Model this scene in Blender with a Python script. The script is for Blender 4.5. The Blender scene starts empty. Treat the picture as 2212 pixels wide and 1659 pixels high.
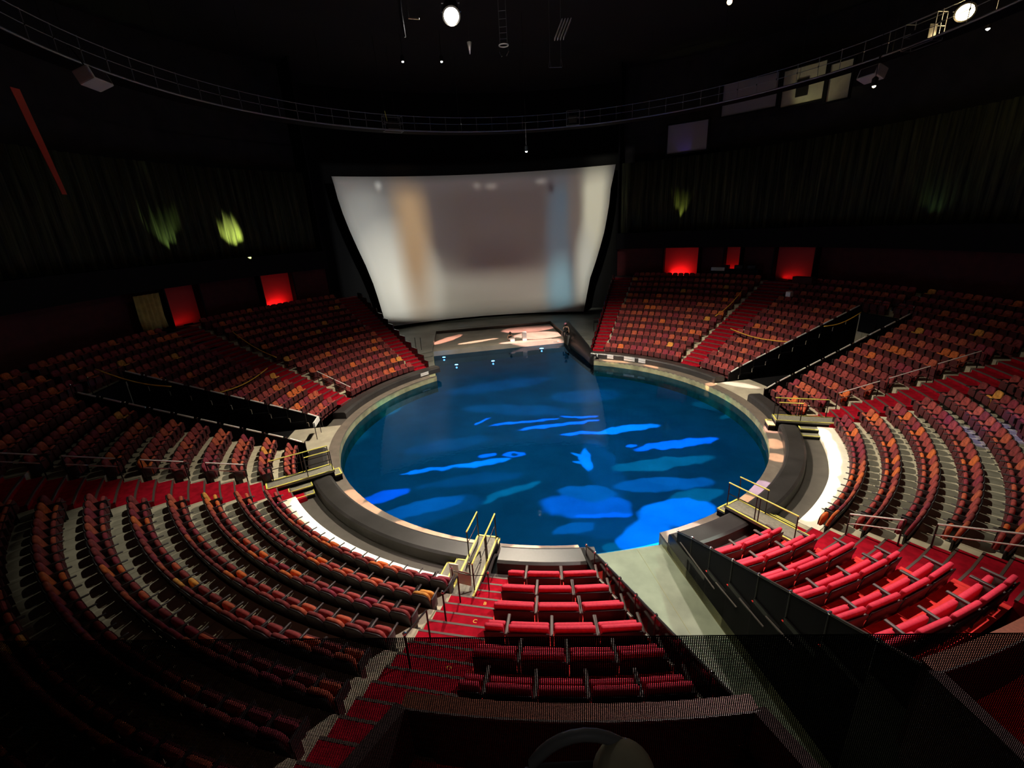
import bpy, bmesh, math, random
from math import sin, cos, pi, radians as R, degrees, atan2, hypot, asin, sqrt
from mathutils import Vector, Matrix
random.seed(7)
scn = bpy.context.scene
COL = scn.collection
# ------------------------------------------------------------------ camera
W, H = 2212, 1659
FPX, PIT, ROLL, YAW, CD, CH = 972.75, 0.33654, -0.05372, -0.0777, 24.414, 10.5126
cp, sp, cy, sy = cos(PIT), sin(PIT), cos(YAW), sin(YAW)
cF = Vector((sy*cp, cy*cp, -sp)); r0 = Vector((cy, -sy, 0)); u0 = r0.cross(cF)
cR = cos(ROLL)*r0+sin(ROLL)*u0; cU = -sin(ROLL)*r0+cos(ROLL)*u0
CAM = Vector((0, -CD, CH))
def ray(x, y): return cF*FPX+cR*(x-W/2)-cU*(y-H/2)
def at(x, y, z):
    v = ray(x, y); return CAM+v*((z-CH)/v.z)
def atc(x, y, rad):                       # far hit of a ray with an upright cylinder round the pool axis
    v = ray(x, y); a = v.x*v.x+v.y*v.y; b = CAM.x*v.x+CAM.y*v.y; c = CAM.x**2+CAM.y**2-rad*rad
    return CAM+v*((-b+sqrt(b*b-a*c))/a)
def atd(x, y, d):                         # point at depth d
    return CAM+ray(x, y)*(d/FPX)
def proj(p):
    d = Vector(p)-CAM; w = d.dot(cF)
    if w < .1: return None
    return (W/2+FPX*d.dot(cR)/w, H/2-FPX*d.dot(cU)/w, w)
cam = bpy.data.cameras.new('camera'); co = bpy.data.objects.new('camera', cam); COL.objects.link(co)
m = Matrix((cR, cU, -cF)).transposed().to_4x4(); m.translation = CAM; co.matrix_world = m
cam.sensor_width = 36; cam.lens = 36*FPX/W; cam.clip_start = .05; cam.clip_end = 300
scn.camera = co
vs = scn.view_settings; vs.view_transform = 'Standard'; vs.look = 'None'; vs.gamma = 1; vs.use_curve_mapping = False; vs.exposure = 0
wd = bpy.data.worlds.new('world'); scn.world = wd; wd.use_nodes = True
wd.node_tree.nodes['Background'].inputs[0].default_value = (.8, .85, 1, 1); wd.node_tree.nodes['Background'].inputs[1].default_value = .0016
# ------------------------------------------------------------------ materials
def mat(name, col, rough=.7, metal=0., var=0., scale=8., bump=0., emis=None, es=0., coat=0., spec=None, wave=None, col2=None):
    mt = bpy.data.materials.new(name); mt.use_nodes = True; nt = mt.node_tree; b = nt.nodes['Principled BSDF']
    b.inputs['Base Color'].default_value = (*col, 1); b.inputs['Roughness'].default_value = rough; b.inputs['Metallic'].default_value = metal
    if spec is not None: b.inputs['Specular IOR Level'].default_value = spec
    if coat: b.inputs['Coat Weight'].default_value = coat
    if emis: b.inputs['Emission Color'].default_value = (*emis, 1); b.inputs['Emission Strength'].default_value = es
    if var or bump or wave:
        tc = nt.nodes.new('ShaderNodeTexCoord'); n = nt.nodes.new('ShaderNodeTexNoise'); n.inputs['Scale'].default_value = scale; n.inputs['Detail'].default_value = 4
        nt.links.new(tc.outputs['Object'], n.inputs['Vector']); src = n.outputs['Fac']
        rp = nt.nodes.new('ShaderNodeMix'); rp.data_type = 'RGBA'
        c2 = col2 or tuple(min(1, c*(1+var)) for c in col); c1 = tuple(c*(1-var) for c in col) if not col2 else col
        rp.inputs[6].default_value = (*c1, 1); rp.inputs[7].default_value = (*c2, 1)
        rm = nt.nodes.new('ShaderNodeMapRange'); rm.inputs[1].default_value = .35; rm.inputs[2].default_value = .65
        nt.links.new(src, rm.inputs[0]); nt.links.new(rm.outputs[0], rp.inputs[0]); nt.links.new(rp.outputs[2], b.inputs['Base Color'])
        if bump:
            bp = nt.nodes.new('ShaderNodeBump'); bp.inputs['Strength'].default_value = bump; bp.inputs['Distance'].default_value = .02
            nt.links.new(src, bp.inputs['Height']); nt.links.new(bp.outputs[0], b.inputs['Normal'])
    return mt
def rings(mt, freq, dark, width=.12):
    """thin darker lines round the pool axis: the ribs woven into the tier carpet"""
    nt = mt.node_tree; b = nt.nodes['Principled BSDF']; g = nt.nodes.new('ShaderNodeNewGeometry'); s = nt.nodes.new('ShaderNodeSeparateXYZ'); nt.links.new(g.outputs['Position'], s.inputs[0])
    def M(op, a, bb=None):
        n = nt.nodes.new('ShaderNodeMath'); n.operation = op
        for i, v in enumerate((a, bb)):
            if v is None: continue
            if hasattr(v, 'links'): nt.links.new(v, n.inputs[i])
            else: n.inputs[i].default_value = v
        return n.outputs[0]
    an = M('ARCTAN2', s.outputs[1], s.outputs[0]); fr = M('FRACT', M('MULTIPLY', an, freq)); ln = M('LESS_THAN', fr, width)
    mx = nt.nodes.new('ShaderNodeMix'); mx.data_type = 'RGBA'; src = b.inputs['Base Color'].links[0].from_socket
    nt.links.new(src, mx.inputs[6]); mx.inputs[7].default_value = (*dark, 1); nt.links.new(ln, mx.inputs[0]); nt.links.new(mx.outputs[2], b.inputs['Base Color'])
    return mt
M = dict(
 tier=rings(mat('tier_carpet', (.50, .46, .34), .95, var=.10, scale=3, spec=.1), 30, (.38, .35, .25), .08),
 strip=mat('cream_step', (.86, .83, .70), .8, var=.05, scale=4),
 red=mat('red_carpet', (.33, .004, .016), .95, var=.22, scale=5, spec=.1),
 redvip=mat('red_floor_carpet', (.72, .045, .04), .95, var=.12, scale=6, spec=.1),
 nose=mat('stair_nosing', (.10, .07, .06), .6),
 aisle=mat('grey_rubber_floor', (.065, .057, .050), .8, var=.10, scale=2),
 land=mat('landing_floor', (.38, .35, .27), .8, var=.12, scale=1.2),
 stage=mat('stage_floor', (.15, .155, .14), .45, var=.3, scale=.35),
 plat=mat('platform_deck', (.42, .39, .33), .6, var=.12, scale=.8),
 cope=mat('coping_stone', (.135, .112, .092), .55, var=.15, scale=2),
 copef=mat('coping_face', (.26, .27, .16), .7, var=.3, scale=1.5),
 bench=mat('bench_cover', (.030, .028, .028), .38, var=.25, scale=1.2, bump=.2),
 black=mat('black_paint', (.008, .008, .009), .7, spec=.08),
 blackg=mat('black_gloss', (.006, .006, .007), .35, spec=.15),
 wall=mat('dark_wall', (.02, .018, .018), .9, var=.3, scale=1),
 redwall=mat('red_wall', (.07, .006, .008), .85, var=.15, scale=2),
 niche=mat('niche_panel', (.45, .04, .04), .8),
 ceil=mat('black_ceiling', (.008, .008, .009), .95),
 steel=mat('brushed_steel', (.85, .82, .78), .45, metal=.55), railw=mat('satin_rail', (.95, .93, .90), .35, metal=.2),
 steel2=mat('polished_panel', (.9, .9, .9), .4, metal=.4),
 yellow=mat('yellow_paint', (.75, .70, .14), .5),
 tread=mat('bridge_tread', (.20, .19, .15), .7, var=.15, scale=10),
 glassd=mat('smoked_glass', (.03, .02, .02), .12, spec=.5),
 pole=mat('dark_metal', (.03, .027, .025), .4, metal=.6),
 truss=mat('dull_metal', (.30, .31, .33), .45, metal=.8),
 chrome=mat('chrome', (.85, .85, .88), .16, metal=1.),
 shell=mat('seat_shell', (.012, .010, .011), .5), under=mat('seat_underside', (.10, .016, .020), .8),
 arm=mat('seat_armrest', (.035, .026, .028), .45),
 armg=mat('grey_armrest', (.085, .07, .065), .5),
 viproy=mat('crimson_velvet', (.60, .020, .055), .75, var=.12, scale=14),
 screen=mat('screen_cloth', (.78, .77, .74), .9),
 conc=mat('channel_floor', (.17, .205, .15), .35, var=.18, scale=1.3),
 concw=mat('channel_wall', (.22, .22, .10), .6, var=.3, scale=1.6, col2=(.20, .22, .12)),
 ledge=mat('brown_leather', (.15, .042, .017), .5, var=.2, scale=20),
 dwall=mat('booth_lining', (.03, .012, .012), .8),
 white=mat('white_plastic', (.8, .79, .76), .5),
 offw=mat('off_white_metal', (.55, .54, .48), .5),
 skin=mat('skin', (.62, .38, .26), .55),
 hair=mat('dark_hair', (.02, .014, .012), .6),
 blackc=mat('black_cloth', (.015, .015, .016), .85),
 whitec=mat('white_cloth', (.75, .73, .72), .8),
 pinkc=mat('pink_cloth', (.75, .30, .42), .7),
 rope=mat('yellow_rope', (.85, .45, .05), .6),
 cream=mat('cream_fabric', (.62, .56, .40), .85, var=.1, scale=10),
 grey=mat('grey_leather', (.26, .26, .28), .5),
 yrefl=mat('ochre_reflection', (.55, .42, .12), .85, var=.15, scale=3),
 redstrip=mat('red_reflection_and_mark', (.55, .06, .03), .85),
 led=mat('red_marker_light', (.6, 0, .05), .5, emis=(1, .03, .12), es=3.),
 lampw=mat('lamp_glow_white', (1, 1, 1), .5, emis=(1, .98, .88), es=30.),
 lampy=mat('lamp_glow_warm', (1, .8, .5), .5, emis=(1, .74, .36), es=24.),
 reflb=mat('reflection_glow_blue', (.2, .5, 1), .5, emis=(.08, .42, 1), es=9.),
 nichel=mat('lamp_glow_red', (1, .1, .1), .5, emis=(1, .08, .08), es=3.),
 beige=mat('beige_blind', (.50, .47, .33), .8, var=.08, scale=2),
 lilac=mat('grey_blind', (.30, .28, .30), .8),
)
FAB = [mat('seat_fabric_burgundy', (.21, .030, .030), .9, var=.35, scale=9), mat('seat_fabric_wine', (.30, .045, .040), .9, var=.35, scale=9),
       mat('seat_fabric_rust', (.42, .085, .040), .9, var=.3, scale=9), mat('seat_fabric_orange', (.58, .13, .030), .9, var=.25, scale=9),
       mat('seat_fabric_crimson', (.22, .022, .040), .9, var=.3, scale=9), mat('seat_fabric_gold', (.62, .27, .05), .9, var=.3, scale=9)]
FABN = ['burgundy', 'wine-red', 'rust-red', 'orange', 'crimson', 'golden']
FABW = [6, 7, 5, 1.6, 3, .35]
# curtain: pleated olive gauze
cur = mat('olive_gauze', (.05, .055, .03), .95); nt = cur.node_tree; b = nt.nodes['Principled BSDF']
g = nt.nodes.new('ShaderNodeTexCoord'); mp = nt.nodes.new('ShaderNodeMapping'); mp.inputs['Scale'].default_value = (3.2, 3.2, .12); nt.links.new(g.outputs['Object'], mp.inputs[0])
n = nt.nodes.new('ShaderNodeTexNoise'); n.inputs['Scale'].default_value = 1.6; n.inputs['Detail'].default_value = 7; n.inputs['Roughness'].default_value = .7; nt.links.new(mp.outputs[0], n.inputs['Vector'])
cr = nt.nodes.new('ShaderNodeValToRGB'); cr.color_ramp.elements[0].position = .38; cr.color_ramp.elements[0].color = (.004, .005, .003, 1); cr.color_ramp.elements[1].position = .68; cr.color_ramp.elements[1].color = (.09, .10, .04, 1)
nt.links.new(n.outputs['Fac'], cr.inputs[0]); nt.links.new(cr.outputs[0], b.inputs['Base Color']); M['curtain'] = cur
# water: mirror-like skin over a tinted see-through body
wm = bpy.data.materials.new('pool_water'); wm.use_nodes = True; nt = wm.node_tree; nt.nodes.clear()
out = nt.nodes.new('ShaderNodeOutputMaterial'); mx = nt.nodes.new('ShaderNodeMixShader'); gl = nt.nodes.new('ShaderNodeBsdfGlossy'); tr = nt.nodes.new('ShaderNodeBsdfTransparent')
fr = nt.nodes.new('ShaderNodeFresnel'); fr.inputs[0].default_value = 1.33; gl.inputs['Roughness'].default_value = .03; gl.inputs['Color'].default_value = (.38, .52, .70, 1); tr.inputs[0].default_value = (.06, .26, .39, 1)
nz = nt.nodes.new('ShaderNodeTexNoise'); nz.inputs['Scale'].default_value = 2.2; nz.inputs['Detail'].default_value = 3; tcw = nt.nodes.new('ShaderNodeTexCoord'); nt.links.new(tcw.outputs['Object'], nz.inputs['Vector'])
bpn = nt.nodes.new('ShaderNodeBump'); bpn.inputs['Strength'].default_value = .06; bpn.inputs['Distance'].default_value = .05; nt.links.new(nz.outputs['Fac'], bpn.inputs['Height']); nt.links.new(bpn.outputs[0], gl.inputs['Normal']); nt.links.new(bpn.outputs[0], fr.inputs['Normal'])
nt.links.new(fr.outputs[0], mx.inputs[0]); nt.links.new(tr.outputs[0], mx.inputs[1]); nt.links.new(gl.outputs[0], mx.inputs[2]); nt.links.new(mx.outputs[0], out.inputs[0]); M['water'] = wm
M['liner'] = mat('pool_liner', (.10, .30, .42), .9, var=.12, scale=.6, spec=0)
# perforated black screen: holes on a hexagonal grid
pm = bpy.data.materials.new('perforated_black_mesh'); pm.use_nodes = True; nt = pm.node_tree; nt.nodes.clear()
out = nt.nodes.new('ShaderNodeOutputMaterial'); mx = nt.nodes.new('ShaderNodeMixShader'); df = nt.nodes.new('ShaderNodeBsdfDiffuse'); df.inputs[0].default_value = (.006, .005, .005, 1); tr = nt.nodes.new('ShaderNodeBsdfTransparent')
tcw = nt.nodes.new('ShaderNodeTexCoord'); sx = nt.nodes.new('ShaderNodeSeparateXYZ'); nt.links.new(tcw.outputs['Object'], sx.inputs[0])
def mm(op, a, bb=None):
    n = nt.nodes.new('ShaderNodeMath'); n.operation = op
    for i, v in enumerate((a, bb)):
        if v is None: continue
        if hasattr(v, 'links'): nt.links.new(v, n.inputs[i])
        else: n.inputs[i].default_value = v
    return n.outputs[0]
PT = .0062
ca = mm('COSINE', mm('MULTIPLY', sx.outputs[0], 2*pi/PT)); cb = mm('COSINE', mm('MULTIPLY', sx.outputs[2], 2*pi/PT))
hol = mm('GREATER_THAN', mm('ADD', ca, cb), .85); nt.links.new(hol, mx.inputs[0]); nt.links.new(df.outputs[0], mx.inputs[1]); nt.links.new(tr.outputs[0], mx.inputs[2]); nt.links.new(mx.outputs[0], out.inputs[0]); M['mesh'] = pm
# ------------------------------------------------------------------ geometry helpers
class MB:
    def __init__(s): s.v = []; s.f = []; s.m = []
    def add(s, vs_, fs, mi=0):
        o = len(s.v); s.v += [tuple(v) for v in vs_]; s.f += [tuple(i+o for i in f) for f in fs]; s.m += [mi]*len(fs); return s
    def box(s, c, d, rz=0, mi=0, tilt=None):
        hx, hy, hz = d[0]/2, d[1]/2, d[2]/2; mt = Matrix.Rotation(rz, 3, 'Z')
        if tilt is not None: mt = mt @ Matrix.Rotation(tilt, 3, 'X')
        vs_ = [Vector(c)+mt @ Vector((x, y, z)) for x in (-hx, hx) for y in (-hy, hy) for z in (-hz, hz)]
        return s.add(vs_, [(0, 1, 3, 2), (4, 6, 7, 5), (0, 4, 5, 1), (2, 3, 7, 6), (0, 2, 6, 4), (1, 5, 7, 3)], mi)
    def hexa(s, p, mi=0):                  # 8 points: bottom quad then top quad
        return s.add(p, [(3, 2, 1, 0), (4, 5, 6, 7), (0, 1, 5, 4), (1, 2, 6, 5), (2, 3, 7, 6), (3, 0, 4, 7)], mi)
    def tube(s, pts, r, n=8, mi=0, close=False):
        pts = [Vector(p) for p in pts]; vs_ = []; N = len(pts)
        for i, p in enumerate(pts):
            if close: d = pts[(i+1) % N]-pts[i-1]
            else: d = pts[min(i+1, N-1)]-pts[max(i-1, 0)]
            d.normalize(); a = d.orthogonal() if abs(d.z) > .95 else d.cross(Vector((0, 0, 1))); a.normalize(); b_ = d.cross(a)
            rr = r[i] if isinstance(r, (list, tuple)) else r
            vs_ += [p+(a*cos(2*pi*k/n)+b_*sin(2*pi*k/n))*rr for k in range(n)]
        fs = []
        for i in range(N if close else N-1):
            j = (i+1) % N
            fs += [(i*n+k, i*n+(k+1) % n, j*n+(k+1) % n, j*n+k) for k in range(n)]
        if not close: fs += [tuple(range(n))[::-1], tuple(range((N-1)*n, N*n))]
        return s.add(vs_, fs, mi)
    def arc(s, r1, r2, z1, z2, ta, tb, mi=0, step=1.5, top=None, mf=None):
        """upright ring sector; ta/tb in degrees or functions of the radius"""
        A = ta if callable(ta) else (lambda r: ta); B = tb if callable(tb) else (lambda r: tb)
        n = max(1, int(abs(B(r2)-A(r2))/step)); vs_ = []
        for i in range(n+1):
            for r_ in (r1, r2):
                a = A(r_)+(B(r_)-A(r_))*i/n; a = R(a)
                vs_ += [(r_*cos(a), r_*sin(a), z1), (r_*cos(a), r_*sin(a), z2)]
        o = len(s.v); s.v += vs_
        def F(f, mm_=mi): s.f.append(tuple(k+o for k in f)); s.m.append(mm_)
        for i in range(n):
            a, b_ = i*4, i*4+4
            F((a+1, a+3, b_+3, b_+1), mi if top is None else top); F((a, b_, b_+2, a+2)); F((a, a+1, b_+1, b_), mi if mf is None else mf); F((a+2, b_+2, b_+3, a+3))
        F((0, 2, 3, 1)); e = n*4; F((e, e+1, e+3, e+2)); return s
    def lathe(s, prof, c=(0, 0, 0), n=20, mi=0):
        vs_ = []; c = Vector(c)
        for (r_, z_) in prof: vs_ += [c+Vector((r_*cos(2*pi*k/n), r_*sin(2*pi*k/n), z_)) for k in range(n)]
        fs = [(i*n+k, i*n+(k+1) % n, (i+1)*n+(k+1) % n, (i+1)*n+k) for i in range(len(prof)-1) for k in range(n)]
        fs += [tuple(range(n))[::-1], tuple(range((len(prof)-1)*n, len(prof)*n))]
        return s.add(vs_, fs, mi)
    def mesh(s, name, mats, smooth=False):
        me = bpy.data.meshes.new(name); me.from_pydata(s.v, [], s.f)
        for m_ in (mats if isinstance(mats, (list, tuple)) else [mats]): me.materials.append(m_)
        me.polygons.foreach_set('material_index', s.m)
        if smooth: me.polygons.foreach_set('use_smooth', [True]*len(s.f))
        me.update(); return me
    def build(s, name, mats, parent=None, smooth=False):
        return link(name, s.mesh(name, mats, smooth), parent)
def link(name, me, parent=None, loc=None, rz=None):
    o = bpy.data.objects.new(name, me); COL.objects.link(o)
    if parent: o.parent = parent
    if loc is not None: o.location = loc
    if rz is not None: o.rotation_euler = (0, 0, rz)
    return o
def tag(o, label=None, cat=None, group=None, kind=None):
    if label: o['label'] = label
    if cat: o['category'] = cat
    if group: o['group'] = group
    if kind: o['kind'] = kind
    return o
def struct(o, label=None, cat='room'): return tag(o, label, cat, kind='structure')
def empty(name, loc, rz=0):
    o = bpy.data.objects.new(name, None); COL.objects.link(o); o.location = loc; o.rotation_euler = (0, 0, rz); o.empty_display_size = .1; return o
def rb(c, d, bev, seg=2, tilt=0, taper=1., arch=0.):
    """bevelled pad: verts, faces"""
    bm = bmesh.new(); bmesh.ops.create_cube(bm, size=1)
    for v in bm.verts:
        v.co.x *= d[0]*(taper if v.co.z > 0 else 1); v.co.y *= d[1]; v.co.z *= d[2]
    if seg: bmesh.ops.bevel(bm, geom=bm.edges[:], offset=bev, segments=seg, profile=.6, affect='EDGES')
    mt = Matrix.Translation(c) @ Matrix.Rotation(tilt, 4, 'X')
    vs_ = [mt @ v.co for v in bm.verts]; fs = [[v.index for v in f.verts] for f in bm.faces]; bm.verts.index_update()
    fs = [[v.index for v in f.verts] for f in bm.faces]; bm.free(); return vs_, fs
def rpad(c, w, h, t, rt, rbm, bev, tilt=0, sq=1.):
    """upright cushion: outline with rounded top (rt) and bottom (rbm) corners, thickness t, centre c"""
    pts = []
    for cx_, cz_, a0, rr in ((w/2-rt, h/2-rt, 0, rt), (-w/2+rt, h/2-rt, 90, rt), (-w/2*sq+rbm, -h/2+rbm, 180, rbm), (w/2*sq-rbm, -h/2+rbm, 270, rbm)):
        for q in range(4): a = R(a0+q*30); pts.append((cx_+rr*cos(a), cz_+rr*sin(a)))
    mt_ = Matrix.Translation(c) @ Matrix.Rotation(tilt, 4, 'X'); n = len(pts); lay = []
    for y_, s_ in ((-t/2, bev), (-t/2+bev*.55, bev*.3), (-t/2+bev*1.2, 0), (t/2-bev*1.2, 0), (t/2-bev*.55, bev*.3), (t/2, bev)):
        lay.append([mt_ @ Vector((x*(1-s_*2/w), y_, z*(1-s_*2/h))) for x, z in pts])
    vs_ = [v for l in lay for v in l]; L_ = len(lay)
    fs = [(i*n+k, i*n+(k+1) % n, (i+1)*n+(k+1) % n, (i+1)*n+k) for i in range(L_-1) for k in range(n)]+[tuple(range(n))[::-1], tuple(range((L_-1)*n, L_*n))]
    return vs_, fs
def P(r, th, z=0): return Vector((r*cos(R(th)), r*sin(R(th)), z))
# ------------------------------------------------------------------ plan of the house (metres, degrees)
DR, DZ, RT0 = .9506, .3785, 13.80
def tin(k): return RT0+DR*(k-1)            # inner radius of tier k
def zf(k): return DZ*k
FTA, FTH = -77.6, 1.70                     # front channel
LTA, LTH, RTA, RTH = 192.2, 1.62, 14.2, 1.62
NT = 13
def off(axis, h): return lambda r: axis+degrees(asin(h/r))
# ------------------------------------------------------------------ shell
FTH = 1.5
fL, fR = off(FTA, -FTH), off(FTA, FTH)                       # edges of the front channel
lN, lF = off(LTA-360, LTH), off(LTA, -LTH)                   # black tunnel on the left: near / far edge
rN, rF = off(RTA, -RTH), off(RTA, RTH)
PCL, PCR = 136.1, 69.8                                       # where the pool rim meets the stage channel
# pool basin, liner, water (disc with the stage channel running back from it)
CHN = [Vector((-8.35, 7.9, 0)), Vector((-10.16, 15.08, 0)), Vector((1.94, 18.47, 0)), Vector((3.98, 10.79, 0))]
def pool_poly(z, r=11.5):
    pts = []; a = PCL; end = 360+PCR
    n = 140
    for i in range(n+1):
        t = a+(end-a)*i/n; pts.append((r*cos(R(t)), r*sin(R(t)), z))
    return pts+[(CHN[2].x, CHN[2].y, z), (CHN[1].x, CHN[1].y, z)]
WZ = -.42
ch_floor = [(fL(11.6), fR(11.6))]
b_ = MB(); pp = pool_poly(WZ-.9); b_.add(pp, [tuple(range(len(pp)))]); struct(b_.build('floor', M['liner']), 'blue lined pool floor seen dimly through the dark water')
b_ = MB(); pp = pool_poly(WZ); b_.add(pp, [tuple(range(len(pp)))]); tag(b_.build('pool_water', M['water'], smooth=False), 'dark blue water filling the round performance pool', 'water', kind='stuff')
b_ = MB(); b_.arc(11.5, 11.62, WZ-1.0, -.06, PCL, lambda r: 360+fL(r), step=2); b_.arc(11.5, 11.62, WZ-1.0, -.06, fR, PCR, step=2)
if 0:
    lo_ = pool_poly(WZ-1.0, 11.52); hi_ = pool_poly(-.06, 11.52); n = len(lo_)
    b_.add(lo_+hi_, [(i, (i+1) % n, (i+1) % n+n, i+n) for i in range(n)])
# leave the front channel open
keep = []; 0 and [k for k, f in enumerate(b_.f) if not any(abs((degrees(atan2(b_.v[i][1], b_.v[i][0]))-FTA)) < 7.0 for i in f[:1])]
struct(b_.build('wall_pool', M['copef']), 'olive inner face of the round pool wall')
# coping ring, cut by stage and front channel
b_ = MB(); b_.arc(11.5, 12.05, -.1, 0, lambda r: PCL, lambda r: 360+fL(r), step=2); b_.arc(11.5, 12.05, -.1, 0, fR, lambda r: PCR, step=2)
struct(b_.build('trim_1', M['cope']), 'pale stone coping round the pool edge')
# base floor under everything: aisle ring and landings
b_ = MB(); b_.arc(12.05, 13.95, -.3, 0, 136.0, lambda r: 360+fL(r), step=2); b_.arc(12.05, 13.95, -.3, 0, fR, 70.0, step=2)
struct(b_.build('floor', M['aisle']), 'dark grey aisle floor circling the pool')
for ax, h, lab in ((LTA, LTH, 'left'), (RTA, RTH, 'right')):
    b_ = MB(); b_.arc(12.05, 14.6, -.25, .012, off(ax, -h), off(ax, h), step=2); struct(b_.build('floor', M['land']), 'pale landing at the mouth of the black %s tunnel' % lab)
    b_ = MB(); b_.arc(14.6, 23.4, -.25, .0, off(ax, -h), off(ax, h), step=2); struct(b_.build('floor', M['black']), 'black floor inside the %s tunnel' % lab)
# seating tiers
def tiers(lo, hi, k0, k1, mt, label, shift=0., side=None):
    b_ = MB()
    for k in range(k0, k1+1):
        b_.arc(tin(k)-shift+(.0 if k else -.0), tin(k+1)-shift+.02, -.35, zf(k), lo, hi, mi=1, top=0, mf=(0 if not shift else 0), step=1.5)
    return struct(b_.build('floor', [mt, M['black']]), label)
tiers(-139.6, -101.0, 1, NT, M['tier'], 'beige carpeted seating tiers of the left foreground block')
tiers(-52.4, -13.6, 1, NT, M['tier'], 'beige carpeted seating tiers of the right foreground block')
tiers(lN, -145.6, 0, 9, M['tier'], 'beige carpeted tiers between the left stairs and the black tunnel')
tiers(lambda r: -190.5, -145.6, 10, NT, M['tier'], 'beige carpeted upper tiers behind the left black tunnel')
tiers(172.0, lF, 0, 9, M['tier'], 'beige carpeted tiers beyond the left black tunnel')
tiers(172.0, 169.4, 10, NT, M['tier'], 'beige carpet beside the far left stairs')
tiers(139.0, 166.6, 0, NT, M['tier'], 'beige carpeted tiers left of the stage')
tiers(40.9, 68.5, 0, NT, M['tier'], 'beige carpeted tiers right of the stage')
tiers(rF, 34.6, 0, 9, M['tier'], 'beige carpeted tiers beyond the right black tunnel')
tiers(-7.6, rN, 0, 9, M['tier'], 'beige carpeted tiers between the right stairs and the black tunnel')
tiers(-7.6, 34.6, 10, NT, M['tier'], 'beige carpeted upper tiers behind the right black tunnel')
tiers(-95.4, fL, 1, 6, M['redvip'], 'red carpeted tiers of the sofa block by the front channel', shift=.5)
tiers(fR, -58.8, 1, 6, M['redvip'], 'red carpeted tiers of the right sofa block', shift=.5)
# the brightly lit cream step in front of the two foreground blocks
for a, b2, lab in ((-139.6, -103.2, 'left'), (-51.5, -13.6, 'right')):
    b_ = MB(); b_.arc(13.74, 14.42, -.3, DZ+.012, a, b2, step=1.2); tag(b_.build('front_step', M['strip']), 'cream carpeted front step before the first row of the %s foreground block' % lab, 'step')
# stairs
def stairs(lo, hi, k0, k1, label, start=None):
    b_ = MB(); ns = 0
    for k in range(k0, k1+1):
        for hf in (0, 1):
            r1 = tin(k)+(hf-1)*DR/2; z = zf(k)-(1-hf)*DZ/2
            if k == k0 and start is not None and hf == 0: r1 = max(r1, start)
            b_.arc(r1, r1+DR/2+.02, -.3, z, lo, hi, step=3, mi=0)
            b_.arc(r1-.012, r1+.045, z-.05, z+.006, lo, hi, step=3, mi=1)
    return tag(b_.build('aisle_stairs', [M['red'], M['nose']]), label, 'stairs', 'red carpeted aisle stairs')
stairs(-145.6, -139.6, 1, NT, 'red carpeted stairs climbing left from the bridge beside the left foreground block')
stairs(-101.0, -95.4, 1, 8, 'red carpeted stairs beside the three-sofa rows, with yellow row letters')
stairs(-58.8, -52.4, 1, NT, 'red carpeted stairs behind the right-hand bridge, beside the red sofa rows')
stairs(-13.6, -7.6, 1, NT, 'red carpeted stairs climbing right, above the upper right bridge')
stairs(166.6, 172.0, 1, NT, 'red carpeted stairs on the far left, above the black tunnel')
stairs(34.6, 40.9, 1, NT, 'red carpeted stairs on the far right, above the black tunnel')
stairs(134.4, 139.0, 1, NT, 'red carpeted stairs running up beside the left edge of the stage')
stairs(68.5, 72.6, 1, NT, 'red carpeted stairs running up beside the right edge of the stage')
# bench: padded splash wall round the pool
BEN = [((132.7, 180.0), 'far left curve, from the stage to the black tunnel'), ((202.0, 214.8), 'stub between the left black tunnel and the left bridge'), ((216.8, 258.6), 'long near left curve below the cream step'),
       ((262.4, 282.4-5.5), 'short stretch in front of the sofas in the centre'), ((289.6, 302.4), 'short stretch between the channel and the lower right bridge'), ((306.0, 346.2), 'right curve below the cream step'),
       ((349.8, 366.5), 'stub between the upper right bridge and the right tunnel'), ((382.0, 431.8), 'far right curve, with polished plates')]
for (a, b2), lab in BEN:
    b_ = MB(); n = max(2, int((b2-a)/1.5)); prof = [(12.06, 0), (12.07, .33), (12.12, .40), (12.20, .43), (12.78, .41), (12.88, .36), (12.90, 0)]; vs_ = []
    for i in range(n+1):
        t = a+(b2-a)*i/n
        for r_, z_ in prof: vs_.append(P(r_, t, z_))
    q = len(prof); fs = [(i*q+j, (i+1)*q+j, (i+1)*q+j+1, i*q+j+1) for i in range(n) for j in range(q-1)]+[tuple(range(q)), tuple(range(n*q, n*q+q))[::-1]]
    b_.add(vs_, fs); o = b_.build('splash_wall', M['bench'], smooth=False); tag(o, 'black padded splash wall round the pool, '+lab, 'low wall', 'black padded splash walls round the pool')
    if lab.startswith('far right'):
        for a1, a2 in ((50.2, 52.9), (54.4, 58.6), (62.8, 65.2), (68.9, 69.3)):
            c_ = MB(); c_.arc(12.02, 12.06, .07, .19, a1, a2); c_.arc(12.02, 12.06, .22, .38, a1, a2); c_.build('polished_plate', M['steel2'], o)
    if lab.startswith('far left'):
        c_ = MB(); c_.arc(12.035, 12.06, .10, .20, 137.8, 141.2); c_.arc(12.035, 12.06, .22, .33, 137.8, 141.2); c_.build('polished_plate', M['steel2'], o)
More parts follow.
